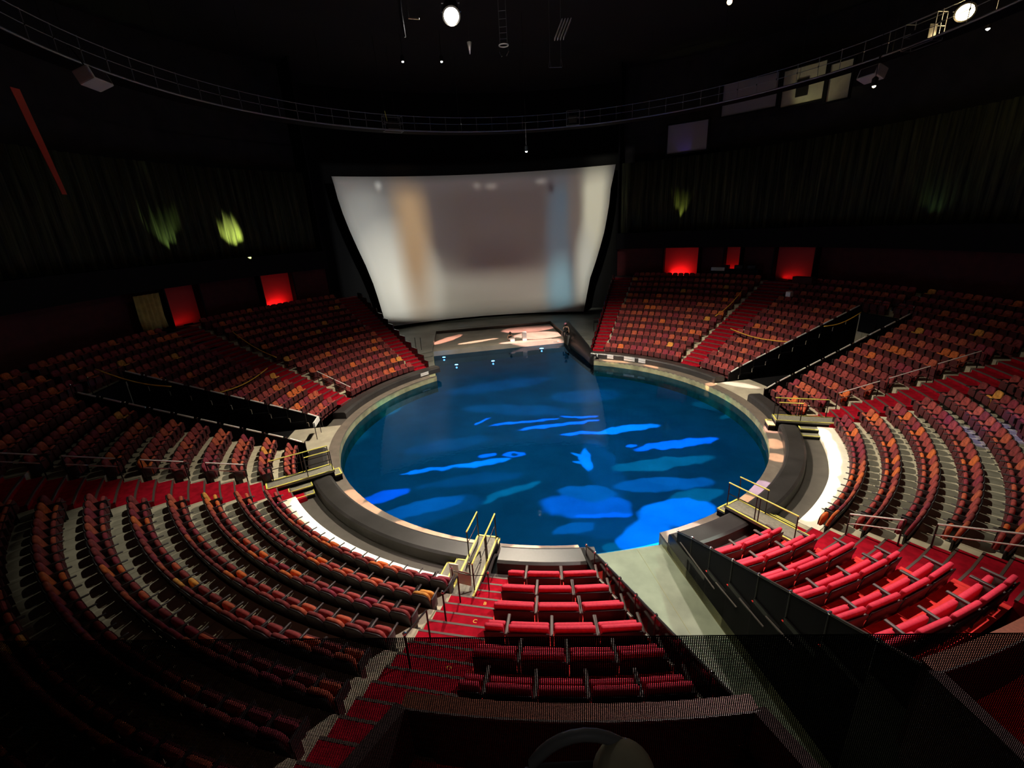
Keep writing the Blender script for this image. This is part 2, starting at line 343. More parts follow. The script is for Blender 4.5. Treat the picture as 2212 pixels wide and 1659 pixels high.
# front channel: floor and walls
u = P(1, FTA); nv = Vector((-u.y, u.x, 0))
def ch(s_, t_, z): return u*s_+nv*t_+Vector((0, 0, z))
b_ = MB(); b_.hexa([ch(11.55, -FTH, WZ-.3), ch(11.55, FTH, WZ-.3), ch(21, FTH, WZ-.3), ch(21, -FTH, WZ-.3), ch(11.55, -FTH, WZ+.03), ch(11.55, FTH, WZ+.03), ch(21, FTH, WZ+.03), ch(21, -FTH, WZ+.03)])
struct(b_.build('floor', M['conc']), 'wet pale green floor of the channel running to the pool')
b_ = MB(); b_.hexa([ch(11.6, FTH-.93, WZ), ch(11.6, FTH-.915, WZ), ch(21, FTH-.915, WZ), ch(21, FTH-.93, WZ), ch(11.6, FTH-.93, WZ+.037), ch(11.6, FTH-.915, WZ+.037), ch(21, FTH-.915, WZ+.037), ch(21, FTH-.93, WZ+.037)]); struct(b_.build('trim_2', M['concw']), 'raised joint along the channel floor')
for sgn, lab in ((-1, 'left'), (1, 'right')):
    b_ = MB(); t1, t2 = FTH*sgn, (FTH+.12)*sgn
    b_.hexa([ch(11.38, t1, -.9), ch(11.38, t2, -.9), ch(21.5, t2, -.9), ch(21.5, t1, -.9), ch(11.38, t1, -.02), ch(11.38, t2, -.02), ch(21.5, t2, -.02), ch(21.5, t1, -.02)]); struct(b_.build('wall_channel_'+lab, M['concw']), 'olive lower wall on the %s side of the channel' % lab)
    b_ = MB()
    b_.hexa([ch(12.1, t1, -.02), ch(12.1, t2, -.02), ch(13.4, t2, -.02), ch(13.4, t1, -.02), ch(12.1, t1, .44), ch(12.1, t2, .44), ch(13.4, t2, .5), ch(13.4, t1, .5)])
    for k in range(1, 9):
        s1, s2 = tin(k)-.5, tin(k+1)-.5; zt = zf(k)+.14
        b_.hexa([ch(s1, t1, -.02), ch(s1, t2, -.02), ch(s2, t2, -.02), ch(s2, t1, -.02), ch(s1, t1, zt), ch(s1, t2, zt), ch(s2, t2, zt), ch(s2, t1, zt)])
    struct(b_.build('wall_channel_'+lab, M['blackg']), 'black stepped upper wall on the %s side of the channel' % lab)
# tunnel side walls and back
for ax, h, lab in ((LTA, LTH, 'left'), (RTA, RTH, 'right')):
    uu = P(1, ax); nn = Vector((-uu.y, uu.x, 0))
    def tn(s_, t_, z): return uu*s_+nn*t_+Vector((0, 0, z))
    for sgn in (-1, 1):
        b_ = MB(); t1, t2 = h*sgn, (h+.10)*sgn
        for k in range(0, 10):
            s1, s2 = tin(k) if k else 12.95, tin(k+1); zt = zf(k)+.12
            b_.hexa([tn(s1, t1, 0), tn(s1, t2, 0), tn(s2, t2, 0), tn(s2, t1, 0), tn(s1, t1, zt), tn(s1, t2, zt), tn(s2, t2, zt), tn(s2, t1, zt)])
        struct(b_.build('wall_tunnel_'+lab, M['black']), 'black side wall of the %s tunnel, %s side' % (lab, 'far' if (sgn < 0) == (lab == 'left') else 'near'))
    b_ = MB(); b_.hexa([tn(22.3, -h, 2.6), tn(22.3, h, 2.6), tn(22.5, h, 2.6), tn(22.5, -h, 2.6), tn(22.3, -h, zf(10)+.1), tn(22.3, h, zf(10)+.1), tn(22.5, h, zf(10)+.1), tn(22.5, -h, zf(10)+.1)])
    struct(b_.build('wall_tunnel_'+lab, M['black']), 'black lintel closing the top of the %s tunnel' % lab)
# stage: steps, floor, platform, back
b_ = MB()
def line_ang(p, q, r):
    d = (q-p).normalized(); b = p.dot(d); c = p.dot(p)-r*r; t = -b+sqrt(max(0, b*b-c)); x = p+d*t; return degrees(atan2(x.y, x.x))
chLe = lambda r: line_ang(CHN[0], CHN[1], r)+.15
for i in range(4):
    for j in range(6):
        ra = 13.9+i*1.15+(18.3-13.9-i*1.15)*j/6; rb_ = 13.9+i*1.15+(18.3-13.9-i*1.15)*(j+1)/6
        b_.arc(ra, rb_, -.3, .01+.0725*(i+1), 72.6, lambda r: max(72.7, line_ang(Vector((4.25, 10.95, 0)), Vector((2.6, 21.5, 0)), r)), step=2)
    for j in range(6):
        ra = 13.9+i*1.15+(18.3-13.9-i*1.15)*j/6; rb_ = 13.9+i*1.15+(18.3-13.9-i*1.15)*(j+1)/6
        b_.arc(ra, rb_, -.3, .01+.0725*(i+1), chLe, 134.4, step=2)
struct(b_.build('floor', M['stage']), 'dark grey steps up to the stage on both sides')
b_ = MB(); b_.arc(12.06, 13.9, -.3, .008, 69.9, lambda r: line_ang(Vector((4.25, 10.95, 0)), Vector((2.6, 21.5, 0)), r), step=1); b_.arc(12.05, 13.0, -.3, .008, lambda r: max(chLe(r), 131.5), 136, step=1); b_.arc(13.0, 13.95, -.3, .008, chLe, 134.5, step=1)
struct(b_.build('floor', M['stage']), 'grey deck at the foot of the stage steps')
# stage floor: polygon round the platform
b_ = MB(); pts = [P(19.3, 134.4), P(19.3, 72.8), P(33, 72.8)]+[P(33, 72.8+(134.4-72.8)*i/12) for i in range(1, 13)]
PL = [Vector((-10.16, 15.08, 0)), Vector((1.94, 18.47, 0)), Vector((.68, 25.41, 0)), Vector((-11.88, 22.41, 0))]
SZ = .30
b_.arc(25.6, 33.5, -.3, SZ, 72.7, 134.4, step=2)
b_.hexa([(2.3, 18.4, -.8), (6.2, 17.4, -.8), (8.2, 25.4, -.8), (.7, 26.0, -.8), (2.3, 18.4, SZ-.005), (6.2, 17.4, SZ-.005), (8.2, 25.4, SZ-.005), (.7, 26.0, SZ-.005)])
b_.hexa([(-12.9, 13.2, -.8), (-10.2, 15.1, -.8), (-11.9, 24.6, -.8), (-18.4, 18.8, -.8), (-12.9, 13.2, SZ-.005), (-10.2, 15.1, SZ-.005), (-11.9, 24.6, SZ-.005), (-18.4, 18.8, SZ-.005)])
b_.hexa([(-11.9, 22.45, -.8), (.68, 25.45, -.8), (.7, 26.2, -.8), (-11.9, 24.6, -.8), (-11.9, 22.45, SZ-.01), (.68, 25.45, SZ-.01), (.7, 26.2, SZ-.01), (-11.9, 24.6, SZ-.01)])
struct(b_.build('floor', M['stage']), 'dark grey stage floor in front of the big screen')
b_ = MB(); b_.hexa([Vector((p.x, p.y, -1.5)) for p in PL]+[Vector((p.x, p.y, .02)) for p in PL])
tag(b_.build('stage_lift', [M['plat'], M['copef']]), 'flat pale stage platform at the head of the water in front of the screen', 'platform')
# channel side walls beside the water
b_ = MB(); b_.hexa([(-8.75, 7.7, -1.6), (-8.35, 7.9, -1.6), (-10.16, 15.08, -1.6), (-10.6, 15.0, -1.6), (-8.75, 7.7, 0.0), (-8.35, 7.9, 0.0), (-10.16, 15.08, .02), (-10.6, 15.0, .02)])
struct(b_.build('wall_stage_left', M['copef']), 'low wall on the left side of the water leading to the stage')
# black fin-like bulwark on the right
b_ = MB(); vs_ = []; N = 14
for i in range(N+1):
    t = i/N; x = 2.35+(4.15-2.35)*t; y = 21.5+(10.95-21.5)*t; w = .55-.15*t
    hh = .25+1.0*(1-t)**.8 if t > .05 else 1.15
    for dx, z in ((-.62, -.75), (-.50, -.1), (-.25, hh*.62), (0, hh), (.12, hh), (w, .0), (w, -.3)): vs_.append((x+dx*(1-.35*t), y+.15*dx, z))
q = 7; fs = [(i*q+j, (i+1)*q+j, (i+1)*q+j+1, i*q+j+1) for i in range(N) for j in range(q-1)]+[tuple(range(q)), tuple(range(N*q, N*q+q))[::-1]]
b_.add(vs_, fs); tag(b_.build('curved_bulwark', M['blackg'], smooth=True), 'black curved bulwark sloping down the right side of the stage water', 'bulwark')
# house walls
b_ = MB(); b_.arc(27.0, 27.25, 4.9, 7.7, 138.6, 360+72.8, step=3); struct(b_.build('wall_back', M['redwall']), 'dark red wall behind the top row of seats')
b_ = MB(); b_.arc(26.2, 27.6, 7.7, 9.25, 138.6, 360+72.8, step=3); struct(b_.build('trim_3', M['black']), 'black fascia band below the gauze curtain')
b_ = MB(); b_.arc(29.4, 29.7, 9.2, 26, 138.6, 360+72.8, step=3); struct(b_.build('wall_upper', M['wall']), 'dark upper wall behind the gauze curtain')
b_ = MB(); b_.arc(33.4, 33.7, -.3, 26, 60, 150, step=3); struct(b_.build('wall_stage', M['black']), 'black wall behind the screen')
for (a, b2) in ((72.7, 73.0), (138.3, 138.6)):
    b_ = MB(); b_.arc(26.9, 33.5, -.3, 26, a, b2); struct(b_.build('wall_wing', M['black']), 'black wing wall at the %s of the stage' % ('right' if a < 90 else 'left'))
for (a, b2, lab) in ((72.65, 72.85, 'right'), (134.2, 134.4, 'left')):
    b_ = MB()
    for k in range(0, NT): b_.arc(tin(k) if k else 13.2, tin(k+1), -.3, zf(k)+.75, a, b2, mi=0)
    tag(b_.build('stair_balustrade', M['glassd']), 'dark glossy balustrade along the stairs at the %s edge of the stage' % lab, 'balustrade')
b_ = MB(); b_.lathe([(33.6, 24.5), (33.6, 24.7)], n=64); struct(b_.build('ceiling', M['ceil']), 'black ceiling')
# top floor behind the last row
b_ = MB(); b_.arc(tin(NT+1), 27.3, -.3, zf(NT), 138.6, 360+72.8, step=3); struct(b_.build('floor', M['wall']), 'dark walkway behind the last row')
# niches with red light
NI = [(55.0, 62.4, .42, 'widest and brightest, nearest the right edge of the stage'), (46.8, 50.0, .15, 'narrow, second to the right of the stage'), (33.5, 40.6, .05, 'dim and wide, third to the right of the stage'),
      (146.0, 152.2, .24, 'bright, nearest the left edge of the stage'), (163.0, 168.6, .03, 'dim, beside the ochre reflection on the far left')]
for a, b2, p_, lab in NI:
    e = empty('wall_niche', P(26.8, (a+b2)/2, zf(NT)), R((a+b2)/2)); tag(e, 'red lit wall niche, '+lab, 'niche', 'red lit niches behind the top row'); inv = e.matrix_world.inverted()
    bpy.context.view_layer.update(); inv = e.matrix_world.inverted()
    def lb(nm, mb, mt): mb.v = [tuple(inv @ Vector(v)) for v in mb.v]; return mb.build(nm, mt, e)
    q_ = MB(); q_.arc(26.93, 26.99, zf(NT), 7.7, a, b2); lb('back_panel', q_, M['niche'])
    for t in (a, b2): q_ = MB(); q_.arc(26.25, 26.99, zf(NT), 7.7, t-.12, t+.12); lb('side_fin', q_, M['black'])
    q_ = MB(); q_.arc(26.55, 26.66, zf(NT)+.02, zf(NT)+.10, (a+b2)/2-.7, (a+b2)/2+.7); lb('uplight', q_, M['nichel'] if p_ > .1 else M['black'])
    L = bpy.data.lights.new('niche_light', 'AREA'); L.energy = 95*p_; L.color = (1, .05, .05); L.shape = 'RECTANGLE'; L.size = 1.6; L.size_y = .2
    lo = bpy.data.objects.new('niche_light', L); COL.objects.link(lo); lo.location = P(26.5, (a*.45+b2*.55), zf(NT)+.15); d = P(27.0, (a+b2)/2, zf(NT)+1.2)-lo.location; lo.rotation_euler = d.to_track_quat('-Z', 'Y').to_euler()
# gauze curtain: pleated cylinder
b_ = MB(); vs_ = []; n = 1100; a0, a1 = 139.0, 360+72.4
for i in range(n+1):
    t = a0+(a1-a0)*i/n; rr = 27.7+.16*sin(i*2*pi/5.0)+.05*sin(i*.37)
    vs_ += [P(rr, t, 9.2), P(rr, t, 15.9)]
b_.add(vs_, [(2*i, 2*i+2, 2*i+3, 2*i+1) for i in range(n)]); o = b_.build('gauze_curtain', M['curtain'], smooth=True); md = o.modifiers.new('s', 'SOLIDIFY'); md.thickness = .02
tag(o, 'dark olive pleated gauze curtain hanging round the hall above the seats', 'curtain')
# big screen, gently curved round the stage
LE = [(716, 381), (722, 400), (730, 430), (741, 462), (755, 497), (772, 535), (790, 573), (806, 612), (817, 645), (826, 675), (836, 707)]
RE = [(1330, 355), (1325, 380), (1319, 408), (1316, 440), (1311, 470), (1305, 502), (1296, 535), (1286, 568), (1275, 600), (1268, 635), (1261, 673)]
SR = 29.4; NX = 30; b_ = MB(); fr_ = []; bk = []
for a, c in zip(LE, RE):
    A, B = atc(*a, SR), atc(*c, SR); ta, tb = atan2(A.y, A.x), atan2(B.y, B.x)
    for i in range(NX+1):
        t = ta+(tb-ta)*i/NX; z = A.z+(B.z-A.z)*i/NX; z = max(z, SZ+.03); fr_.append(Vector((SR*cos(t), SR*sin(t), z))); bk.append(Vector(((SR+.05)*cos(t), (SR+.05)*sin(t), z)))
q = NX+1; nf = len(fr_); rows_ = len(LE); fs = []
for j in range(rows_-1):
    for i in range(NX): a = j*q+i; fs += [(a, a+q, a+q+1, a+1), (a+nf, a+nf+1, a+nf+q+1, a+nf+q)]
for i in range(NX): fs += [(i, i+1, i+1+nf, i+nf)]; a = (rows_-1)*q+i; fs += [(a, a+nf, a+nf+1, a+1)]
for j in range(rows_-1): a = j*q; fs += [(a, a+nf, a+nf+q, a+q)]; a += NX; fs += [(a, a+q, a+q+nf, a+nf)]
b_.add(fr_+bk, fs); tag(b_.build('projection_screen', M['screen'], smooth=True), 'huge pale projection screen with curved sides at the back of the stage', 'screen')
SCRN = fr_
# ------------------------------------------------------------------ theatre seats (tip-up, facing -y towards the pool)
SW = .53
def part(name, items, mt, smooth=True):
    b_ = MB()
    for vs_, fs in items: b_.add(vs_, fs)
    return b_.mesh(name, mt, smooth)
back_tilt = -.27
def G_back(w=.47): return [rpad((0, .175, .61), w, .57, .10, .13, .05, .03, tilt=back_tilt)]
def G_shell(w=.50): return [rpad((0, .235, .56), w, .62, .04, .14, .03, .012, tilt=back_tilt), rb((0, .10, .20), (w+.02, .05, .34), .01, 1)]
def G_pad(w=.46): return [rpad((0, -.07, .46), w, .40, .11, .12, .05, .035, tilt=-.10)]
def G_padshell(w=.44): return [rpad((0, -.132, .44), w, .36, .03, .11, .05, .01, tilt=-.10)]
def G_arm(x): return [rb((x, -.04, .625), (.055, .46, .035), .014, 1), rb((x, .05, .42), (.035, .30, .40), .01, 1)]
def G_leg(x): return [rb((x, .06, .12), (.04, .16, .24), .01, 1), rb((x, .04, .012), (.06, .28, .024), .006, 1)]
def G_loop():                                   # chrome pull on the back of the shell
    b_ = MB(); b_.tube([(-.10, .20, .33), (-.085, .245, .29), (-.02, .26, .27), (.06, .26, .27), (.10, .245, .29), (.11, .22, .35)], .007, 5); return [(b_.v, b_.f)]
SEAT = dict(shell=part('back_shell', G_shell(), M['shell']), padshell=part('pad_shell', G_padshell(), M['under']), arm=part('armrest', G_arm(-SW/2), M['arm']), leg=part('stand', G_leg(-SW/2), M['shell']), loop=part('pull_loop', G_loop(), M['chrome']),
            arm2=part('armrest_end', G_arm(SW/2), M['arm']), endp=part('aisle_panel', [rb((SW/2+.035, .03, .36), (.03, .42, .66), .02, 1)], M['shell']), endm=part('aisle_panel_left', [rb((-SW/2-.035, .03, .36), (.03, .42, .66), .02, 1)], M['shell']),
            led=part('marker_light', [rb((SW/2+.055, -.02, .40), (.012, .035, .035), .004, 1)], M['led']), ledm=part('marker_light_left', [rb((-SW/2-.055, -.02, .40), (.012, .035, .035), .004, 1)], M['led']))
BACK = [part('backrest_'+n_, G_back(), f_) for n_, f_ in zip(FABN, FAB)]
PAD = [part('seat_pad_'+n_, G_pad(), f_) for n_, f_ in zip(FABN, FAB)]
RW = ['front', 'second', 'third', 'fourth', 'fifth', 'sixth', 'seventh', 'eighth', 'ninth', 'tenth', 'eleventh', 'twelfth', 'thirteenth', 'fourteenth']
def ordn(i): return '%d%s' % (i, {1: 'st', 2: 'nd', 3: 'rd'}.get(i % 10 if i not in (11, 12, 13) else 0, 'th'))
def solve_span(lo, hi, r): return (lo(r) if callable(lo) else lo, hi(r) if callable(hi) else hi)
BL = [('LL', -139.2, -101.2, 1, 12, 'left foreground block', 'its right-hand stairs', -1), ('RL', -52.2, -13.9, 1, 12, 'right foreground block', 'its lower stairs', 1),
      ('UL', off(LTA-360, LTH+.14), -145.9, 0, 9, 'block between left stairs and tunnel', 'the tunnel', 1), ('ULx', -167.0, -145.9, 10, 12, 'upper left block', 'its far end', 1),
      ('BL', 172.3, off(LTA, -LTH-.14), 0, 9, 'block beyond the left black tunnel', 'the tunnel', -1), ('BLx', 172.3, 192.6, 10, 12, 'upper block beyond the left tunnel', 'the tunnel', -1),
      ('FL', 139.3, 166.3, 0, 12, 'block left of the stage', 'the stage stairs', 1), ('FR', 41.2, 68.2, 0, 12, 'block right of the stage', 'the stage stairs', -1),
      ('BR', off(RTA, RTH+.14), 34.3, 0, 9, 'block beyond the right black tunnel', 'the tunnel', 1), ('BRx', 15, 34.3, 10, 12, 'upper block beyond the right tunnel', 'the tunnel', 1),
      ('UR', -7.3, off(RTA, -RTH-.14), 0, 9, 'block between right stairs and tunnel', 'the stairs', 1), ('URx', -7.3, 14.6, 10, 12, 'upper right block', 'the stairs', 1)]
rs = random.Random(11); allseats = []
for bn, lo, hi, k0, k1, desc, ref, dirn in BL:
    for k in range(k0, k1+1):
        r = tin(k+1)-.25; A, B = solve_span(lo, hi, r); n = int(R(B-A)*r/SW); pad_ = (R(B-A)*r-n*SW)/r/2
        for i in range(n):
            t = A+degrees(pad_+(i+.5)*SW/r); p = P(r, t, zf(k)); pj = proj(p+Vector((0, 0, .6)))
            idx = (i+1) if dirn > 0 else (n-i)
            c = rs.choices(range(6), FABW)[0]
            if pj is None or not (-60 < pj[0] < W+60 and -60 < pj[1] < H+80): continue
            allseats.append(dict(bn=bn, k=k, k0=k0, i=i, n=n, idx=idx, p=p, t=t, c=c, d=pj[2], x=pj[0], y=pj[1], desc=desc, ref=ref))
def under(s): return s['y'] > 1372+ (0 if s['x'] > 700 else 12)
cand = sorted([s for s in allseats if not under(s) and 5 < s['x'] < W-5], key=lambda s: s['d'])
near = cand[:300]; ids = set(id(s) for s in near)
for s in near:
    e = empty('theatre_seat', s['p'], R(s['t']+90+180+0)); e.rotation_euler[2] = R(s['t'])+pi/2+pi-pi
    # local -y must point to the pool: local +y outward
    e.rotation_euler[2] = R(s['t'])-pi/2
    tag(e, '%s tip-up seat, %s row, %s from %s, %s' % (FABN[s['c']], RW[s['k']-s['k0']], ordn(s['idx']), s['ref'], s['desc']), 'theatre seat', 'theatre seats in the '+s['desc'])
    link('backrest', BACK[s['c']], e); link('seat_pad', PAD[s['c']], e); link('back_shell', SEAT['shell'], e); link('pad_shell', SEAT['padshell'], e)
    link('armrest', SEAT['arm'], e); link('stand', SEAT['leg'], e); link('pull_loop', SEAT['loop'], e)
    if s['i'] == s['n']-1: link('armrest', SEAT['arm2'], e); q_ = link('aisle_panel', SEAT['endp'], e); link('marker_light', SEAT['led'], q_)
    if s['i'] == 0: q_ = link('aisle_panel', SEAT['endm'], e); link('marker_light', SEAT['ledm'], q_)
# the rest in one object
tv, tf, tm = [], [], []
def addt(items, mi):
    for vs_, fs in items:
        o = len(tv); tv.extend(Vector(v) for v in vs_); tf.extend([i+o for i in f] for f in fs); tm.extend([mi]*len(fs))
addt(G_back(), 0); addt([rb((0, -.07, .46), (.46, .11, .40), .04, 1, tilt=-.1)], 0)
addt([rb((0, .235, .54), (.48, .035, .56), .01, 0, tilt=back_tilt)], 6); addt([rb((0, -.132, .44), (.44, .03, .36), .01, 0)], 8); addt([rb((-SW/2, -.02, .52), (.05, .40, .22), .01, 0)], 7); addt([rb((0, .03, .15), (.42, .16, .3), .01, 0)], 8)
b_ = MB(); cnt = 0
for s in allseats:
    if id(s) in ids: continue
    ca_, sa_ = cos(R(s['t'])-pi/2), sin(R(s['t'])-pi/2); px_, py_, pz_ = s['p']
    o = len(b_.v); b_.v += [(px_+v.x*ca_-v.y*sa_, py_+v.x*sa_+v.y*ca_, pz_+v.z) for v in tv]; b_.f += [tuple(i+o for i in f) for f in tf]; b_.m += [s['c'] if q == 0 else q for q in tm]; cnt += 1
tag(b_.build('theatre_seat', FAB+[M['shell'], M['arm'], M['under']]), 'rows of burgundy, rust and orange theatre seats filling the far and upper tiers', 'theatre seat', kind='stuff')
print('seats individual', len(near), 'rest', cnt)
# ------------------------------------------------------------------ love seats in the two crimson blocks
VC = {}
def vip_meshes(w):
    key = round(w, 2)
    if key in VC: return VC[key]
    wi = w-.10
    VC[key] = dict(back=part('backrest', [rb((0, .18, .66), (wi, .105, .50), .05, 3, tilt=-.20)], M['viproy']), pad=part('seat_cushion', [rb((0, -.11, .44), (wi, .12, .40), .055, 3, tilt=-.08)], M['viproy']),
                   shell=part('back_shell', [rb((0, .24, .46), (wi+.02, .03, .66), .012, 1, tilt=-.20)], M['shell']), arml=part('armrest', [rb((-w/2, -.02, .66), (.075, .56, .05), .02, 2), rb((-w/2, .05, .40), (.05, .36, .46), .01, 1)], M['armg']),
                   armr=part('armrest_right', [rb((w/2, -.02, .66), (.075, .56, .05), .02, 2), rb((w/2, .05, .40), (.05, .36, .46), .01, 1)], M['armg']),
                   leg1=part('leg', [rb((-w/2+.05, .10, .10), (.03, .03, .20), .006, 1)], M['viproy']), leg2=part('leg', [rb((w/2-.05, .10, .10), (.03, .03, .20), .006, 1)], M['viproy']))
    return VC[key]
VR = {1: (1, 2, 2), 2: (2, 2, 2), 3: (2, 2, 2), 4: (1, 2, 2, 2), 5: (2, 2, 2, 2), 6: (1, 2, 2, 2, 2)}
VP = {1: 'nearest', 2: 'second', 3: 'third', 4: 'fourth', 5: 'fifth', 6: 'sixth'}
for side in ('C', 'R'):
    for k in range(1, 7):
        r = tin(k+1)-.25-.53; lay = VR[k]
        if side == 'C': A, B = -95.2, off(FTA, -FTH-.16)(r)
        else: A, B = off(FTA, FTH+.16)(r), -59.2; lay = lay[::-1]
        tot = R(B-A)*r-.06; un = tot/sum(x if x == 2 else 1.06 for x in lay); pos = A+degrees(.03/r)
        for i, x in enumerate(lay):
            w = un*(2 if x == 2 else 1.06); t = pos+degrees(w/2/r); pos += degrees(w/r)
            e = empty('love_seat' if x == 2 else 'armchair', P(r, t, zf(k)), R(t)-pi/2); vm = vip_meshes(w)
            nn_ = ordn(i+1)
            tag(e, '%s crimson %s, %s row from pool, %s from %s, %s' % ('wide' if x == 2 else 'narrow', 'love seat' if x == 2 else 'single seat', VP[k], nn_, 'left', 'block left of the channel' if side == 'C' else 'block right of the channel'), 'love seat' if x == 2 else 'armchair', 'crimson seats %s of the front channel' % ('left' if side == 'C' else 'right'))
            link('seat_cushion', vm['pad'], e); link('backrest', vm['back'], e); link('back_shell', vm['shell'], e); link('armrest', vm['arml'], e); link('leg', vm['leg1'], e); link('leg', vm['leg2'], e)
            if i == len(lay)-1: link('armrest', vm['armr'], e)
# yellow row letters on the carpet of the central stairs
def letter(ch_, loc, size, rz):
    c = bpy.data.curves.new('row_letter', 'FONT'); c.body = ch_; c.size = size; c.extrude = .003; c.materials.append(M['rope']); c.align_x = 'CENTER'
    o = bpy.data.objects.new('row_letter', c); COL.objects.link(o); o.location = loc; o.rotation_euler = (0, 0, rz)
    dg = bpy.context.evaluated_depsgraph_get(); me = bpy.data.meshes.new_from_object(o.evaluated_get(dg)); bpy.data.objects.remove(o); o = bpy.data.objects.new('row_letter', me); COL.objects.link(o); o.location = loc; o.rotation_euler = (0, 0, rz); return o
for ch_, k, w_ in (('C', 3, 'second'), ('D', 5, 'third'), ('B', 2, 'lowest')):
    o = letter(ch_, P(tin(k)+.22, -97.0, zf(k)+.008), .16, R(-97)+pi/2); tag(o, 'yellow letter %s on the red carpet of the central stairs' % ch_, 'letter', 'row letters on the stairs')
# ------------------------------------------------------------------ bridges from stairs to pool rim
def bridge(th, wd_, longside, label, steps_side):
    """local frame: +x outward along the radius, +y counter-clockwise"""
    e = empty('access_bridge', P(0, th, 0), R(th)); tag(e, label, 'bridge', 'yellow edged access bridges'); z = .60; h = wd_/2
    b_ = MB(); b_.box((13.28, 0, z-.05), (2.76, wd_, .09)); b_.build('deck', M['tread'], e)
    b_ = MB(); b_.box((13.28, 0, z-.21), (2.70, wd_-.06, .22)); b_.build('deck_frame', M['black'], e)
    b_ = MB()
    for s_ in (-1, 1): b_.box((13.28, s_*(h-.03), z+.004), (2.76, .06, .02))
    b_.box((14.63, 0, z+.004), (.06, wd_, .02)); b_.box((11.93, 0, z+.004), (.06, wd_, .02)); b_.build('yellow_edge', M['yellow'], e)
    s1 = empty('pool_step', (0, 0, 0)); bpy.data.objects.remove(s1)
    b_ = MB(); b_.box((11.77, 0, .27), (.32, wd_-.05, .06)); o = b_.build('pool_step', M['tread'], e); c_ = MB(); c_.box((11.635, 0, .305), (.05, wd_-.05, .02)); [c_.box((11.77, s_*(h-.05), .305), (.3, .05, .02)) for s_ in (-1, 1)]; c_.build('yellow_edge', M['yellow'], o); c_ = MB(); c_.box((11.77, 0, .12), (.30, wd_-.1, .24)); c_.build('step_block', M['black'], o)
    # two steps down to the aisle
    for j, zz in ((0, .38), (1, .19)):
        yy = steps_side*(h+.02+.20+j*.36); b_ = MB(); b_.box((13.40, yy, zz-.03), (.95, .36, .05)); o = b_.build('side_step', M['tread'], e)
        c_ = MB(); c_.box((13.40, yy+steps_side*.165, zz), (.97, .045, .02)); c_.box((12.94, yy, zz), (.045, .36, .02)); c_.box((13.86, yy, zz), (.045, .36, .02)); c_.build('yellow_edge', M['yellow'], o)
        c_ = MB(); c_.box((13.40, yy, (zz-.06)/2), (.9, .32, zz-.07)); c_.build('step_block', M['black'], o)
    # legs
    for x in (12.0, 14.5):
        b_ = MB(); b_.box((x, 0, .15), (.06, wd_-.1, .3)); b_.build('leg', M['black'], e)
    # railings: the long one and the short one
    for s_ in (-1, 1):
        x1 = 14.35 if s_ == longside else 13.02; y_ = s_*(h-.06)
        b_ = MB(); b_.tube([(11.95, y_, 1.55), (x1, y_, 1.55)], .026, 8); o = b_.build('handrail', M['yellow'], e)
        c_ = MB(); c_.tube([(11.95, y_, 1.12), (x1, y_, 1.12)], .016, 6); c_.build('mid_rail', M['pole'], o)
        xs = [11.97, 13.0] + ([13.12, x1-.02] if s_ == longside else [])
        for x in xs: c_ = MB(); c_.tube([(x, y_, z), (x, y_, 1.54)], .02, 6); c_.build('post', M['pole'], o)
bridge(-144.9, .72, -1, 'yellow edged bridge on the left, below the left red stairs', 1)
bridge(-100.1, .74, 1, 'yellow edged bridge in the centre foreground, beside the crimson seats', -1)
bridge(-56.0, .76, -1, 'yellow edged bridge at lower right, pointing at the pool from the sofa block', 1)
bridge(-11.8, .80, 1, 'yellow edged bridge at upper right, above the bright cream step', -1)
# rope barrier with two posts at the end of the central bridge
for t, lab in ((-101.6, 'left'), (-97.2, 'right')):
    p = P(14.25, t, .19 if lab == 'left' else .19); e = empty('barrier_post', p); tag(e, 'thin red barrier post with chrome knob and white base, %s one by the central bridge' % lab, 'post', 'barrier posts at the central bridge')
    b_ = MB(); b_.lathe([(.19, 0), (.19, .035), (.05, .06)], n=20); b_.build('base', M['white'], e); b_ = MB(); b_.tube([(0, 0, .05), (0, 0, 1.0)], .018, 8); b_.build('pole', M['redwall'], e); b_ = MB(); b_.lathe([(.012, .99), (.034, 1.01), (.04, 1.04), (.03, 1.07), (.008, 1.085)], n=12); b_.build('knob', M['chrome'], e)
a_, c_ = P(14.25, -101.6, 1.14), P(14.25, -97.2, 1.14); b_ = MB(); b_.tube([a_.lerp(c_, i/8)-Vector((0, 0, .10*sin(pi*i/8))) for i in range(9)], .012, 6); tag(b_.build('barrier_rope', M['pole']), 'dark rope strung between the two barrier posts by the central bridge', 'rope')
e = empty('paper_notice', P(14.2, -100.9, .5)); bpy.data.objects.remove(e)
b_ = MB(); q0, q1 = P(14.2, -101.0), P(14.2, -99.4); b_.add([q0+Vector((0, 0, 1.12)), q1+Vector((0, 0, 1.08)), q1+Vector((.03, -.12, .72)), q0+Vector((.03, -.12, .76))], [(0, 1, 2, 3)]); o = b_.build('paper_notice', M['white']); md = o.modifiers.new('s', 'SOLIDIFY'); md.thickness = .006; tag(o, 'pale sheet of card hanging from the rope across the central bridge', 'notice')
b_ = MB(); b_.box(P(13.9, -102.0, .62), (.30, .03, .85), R(-102)+pi/2); tag(b_.build('upright_sign', M['white']), 'upright white panel standing beside the left barrier post', 'panel')
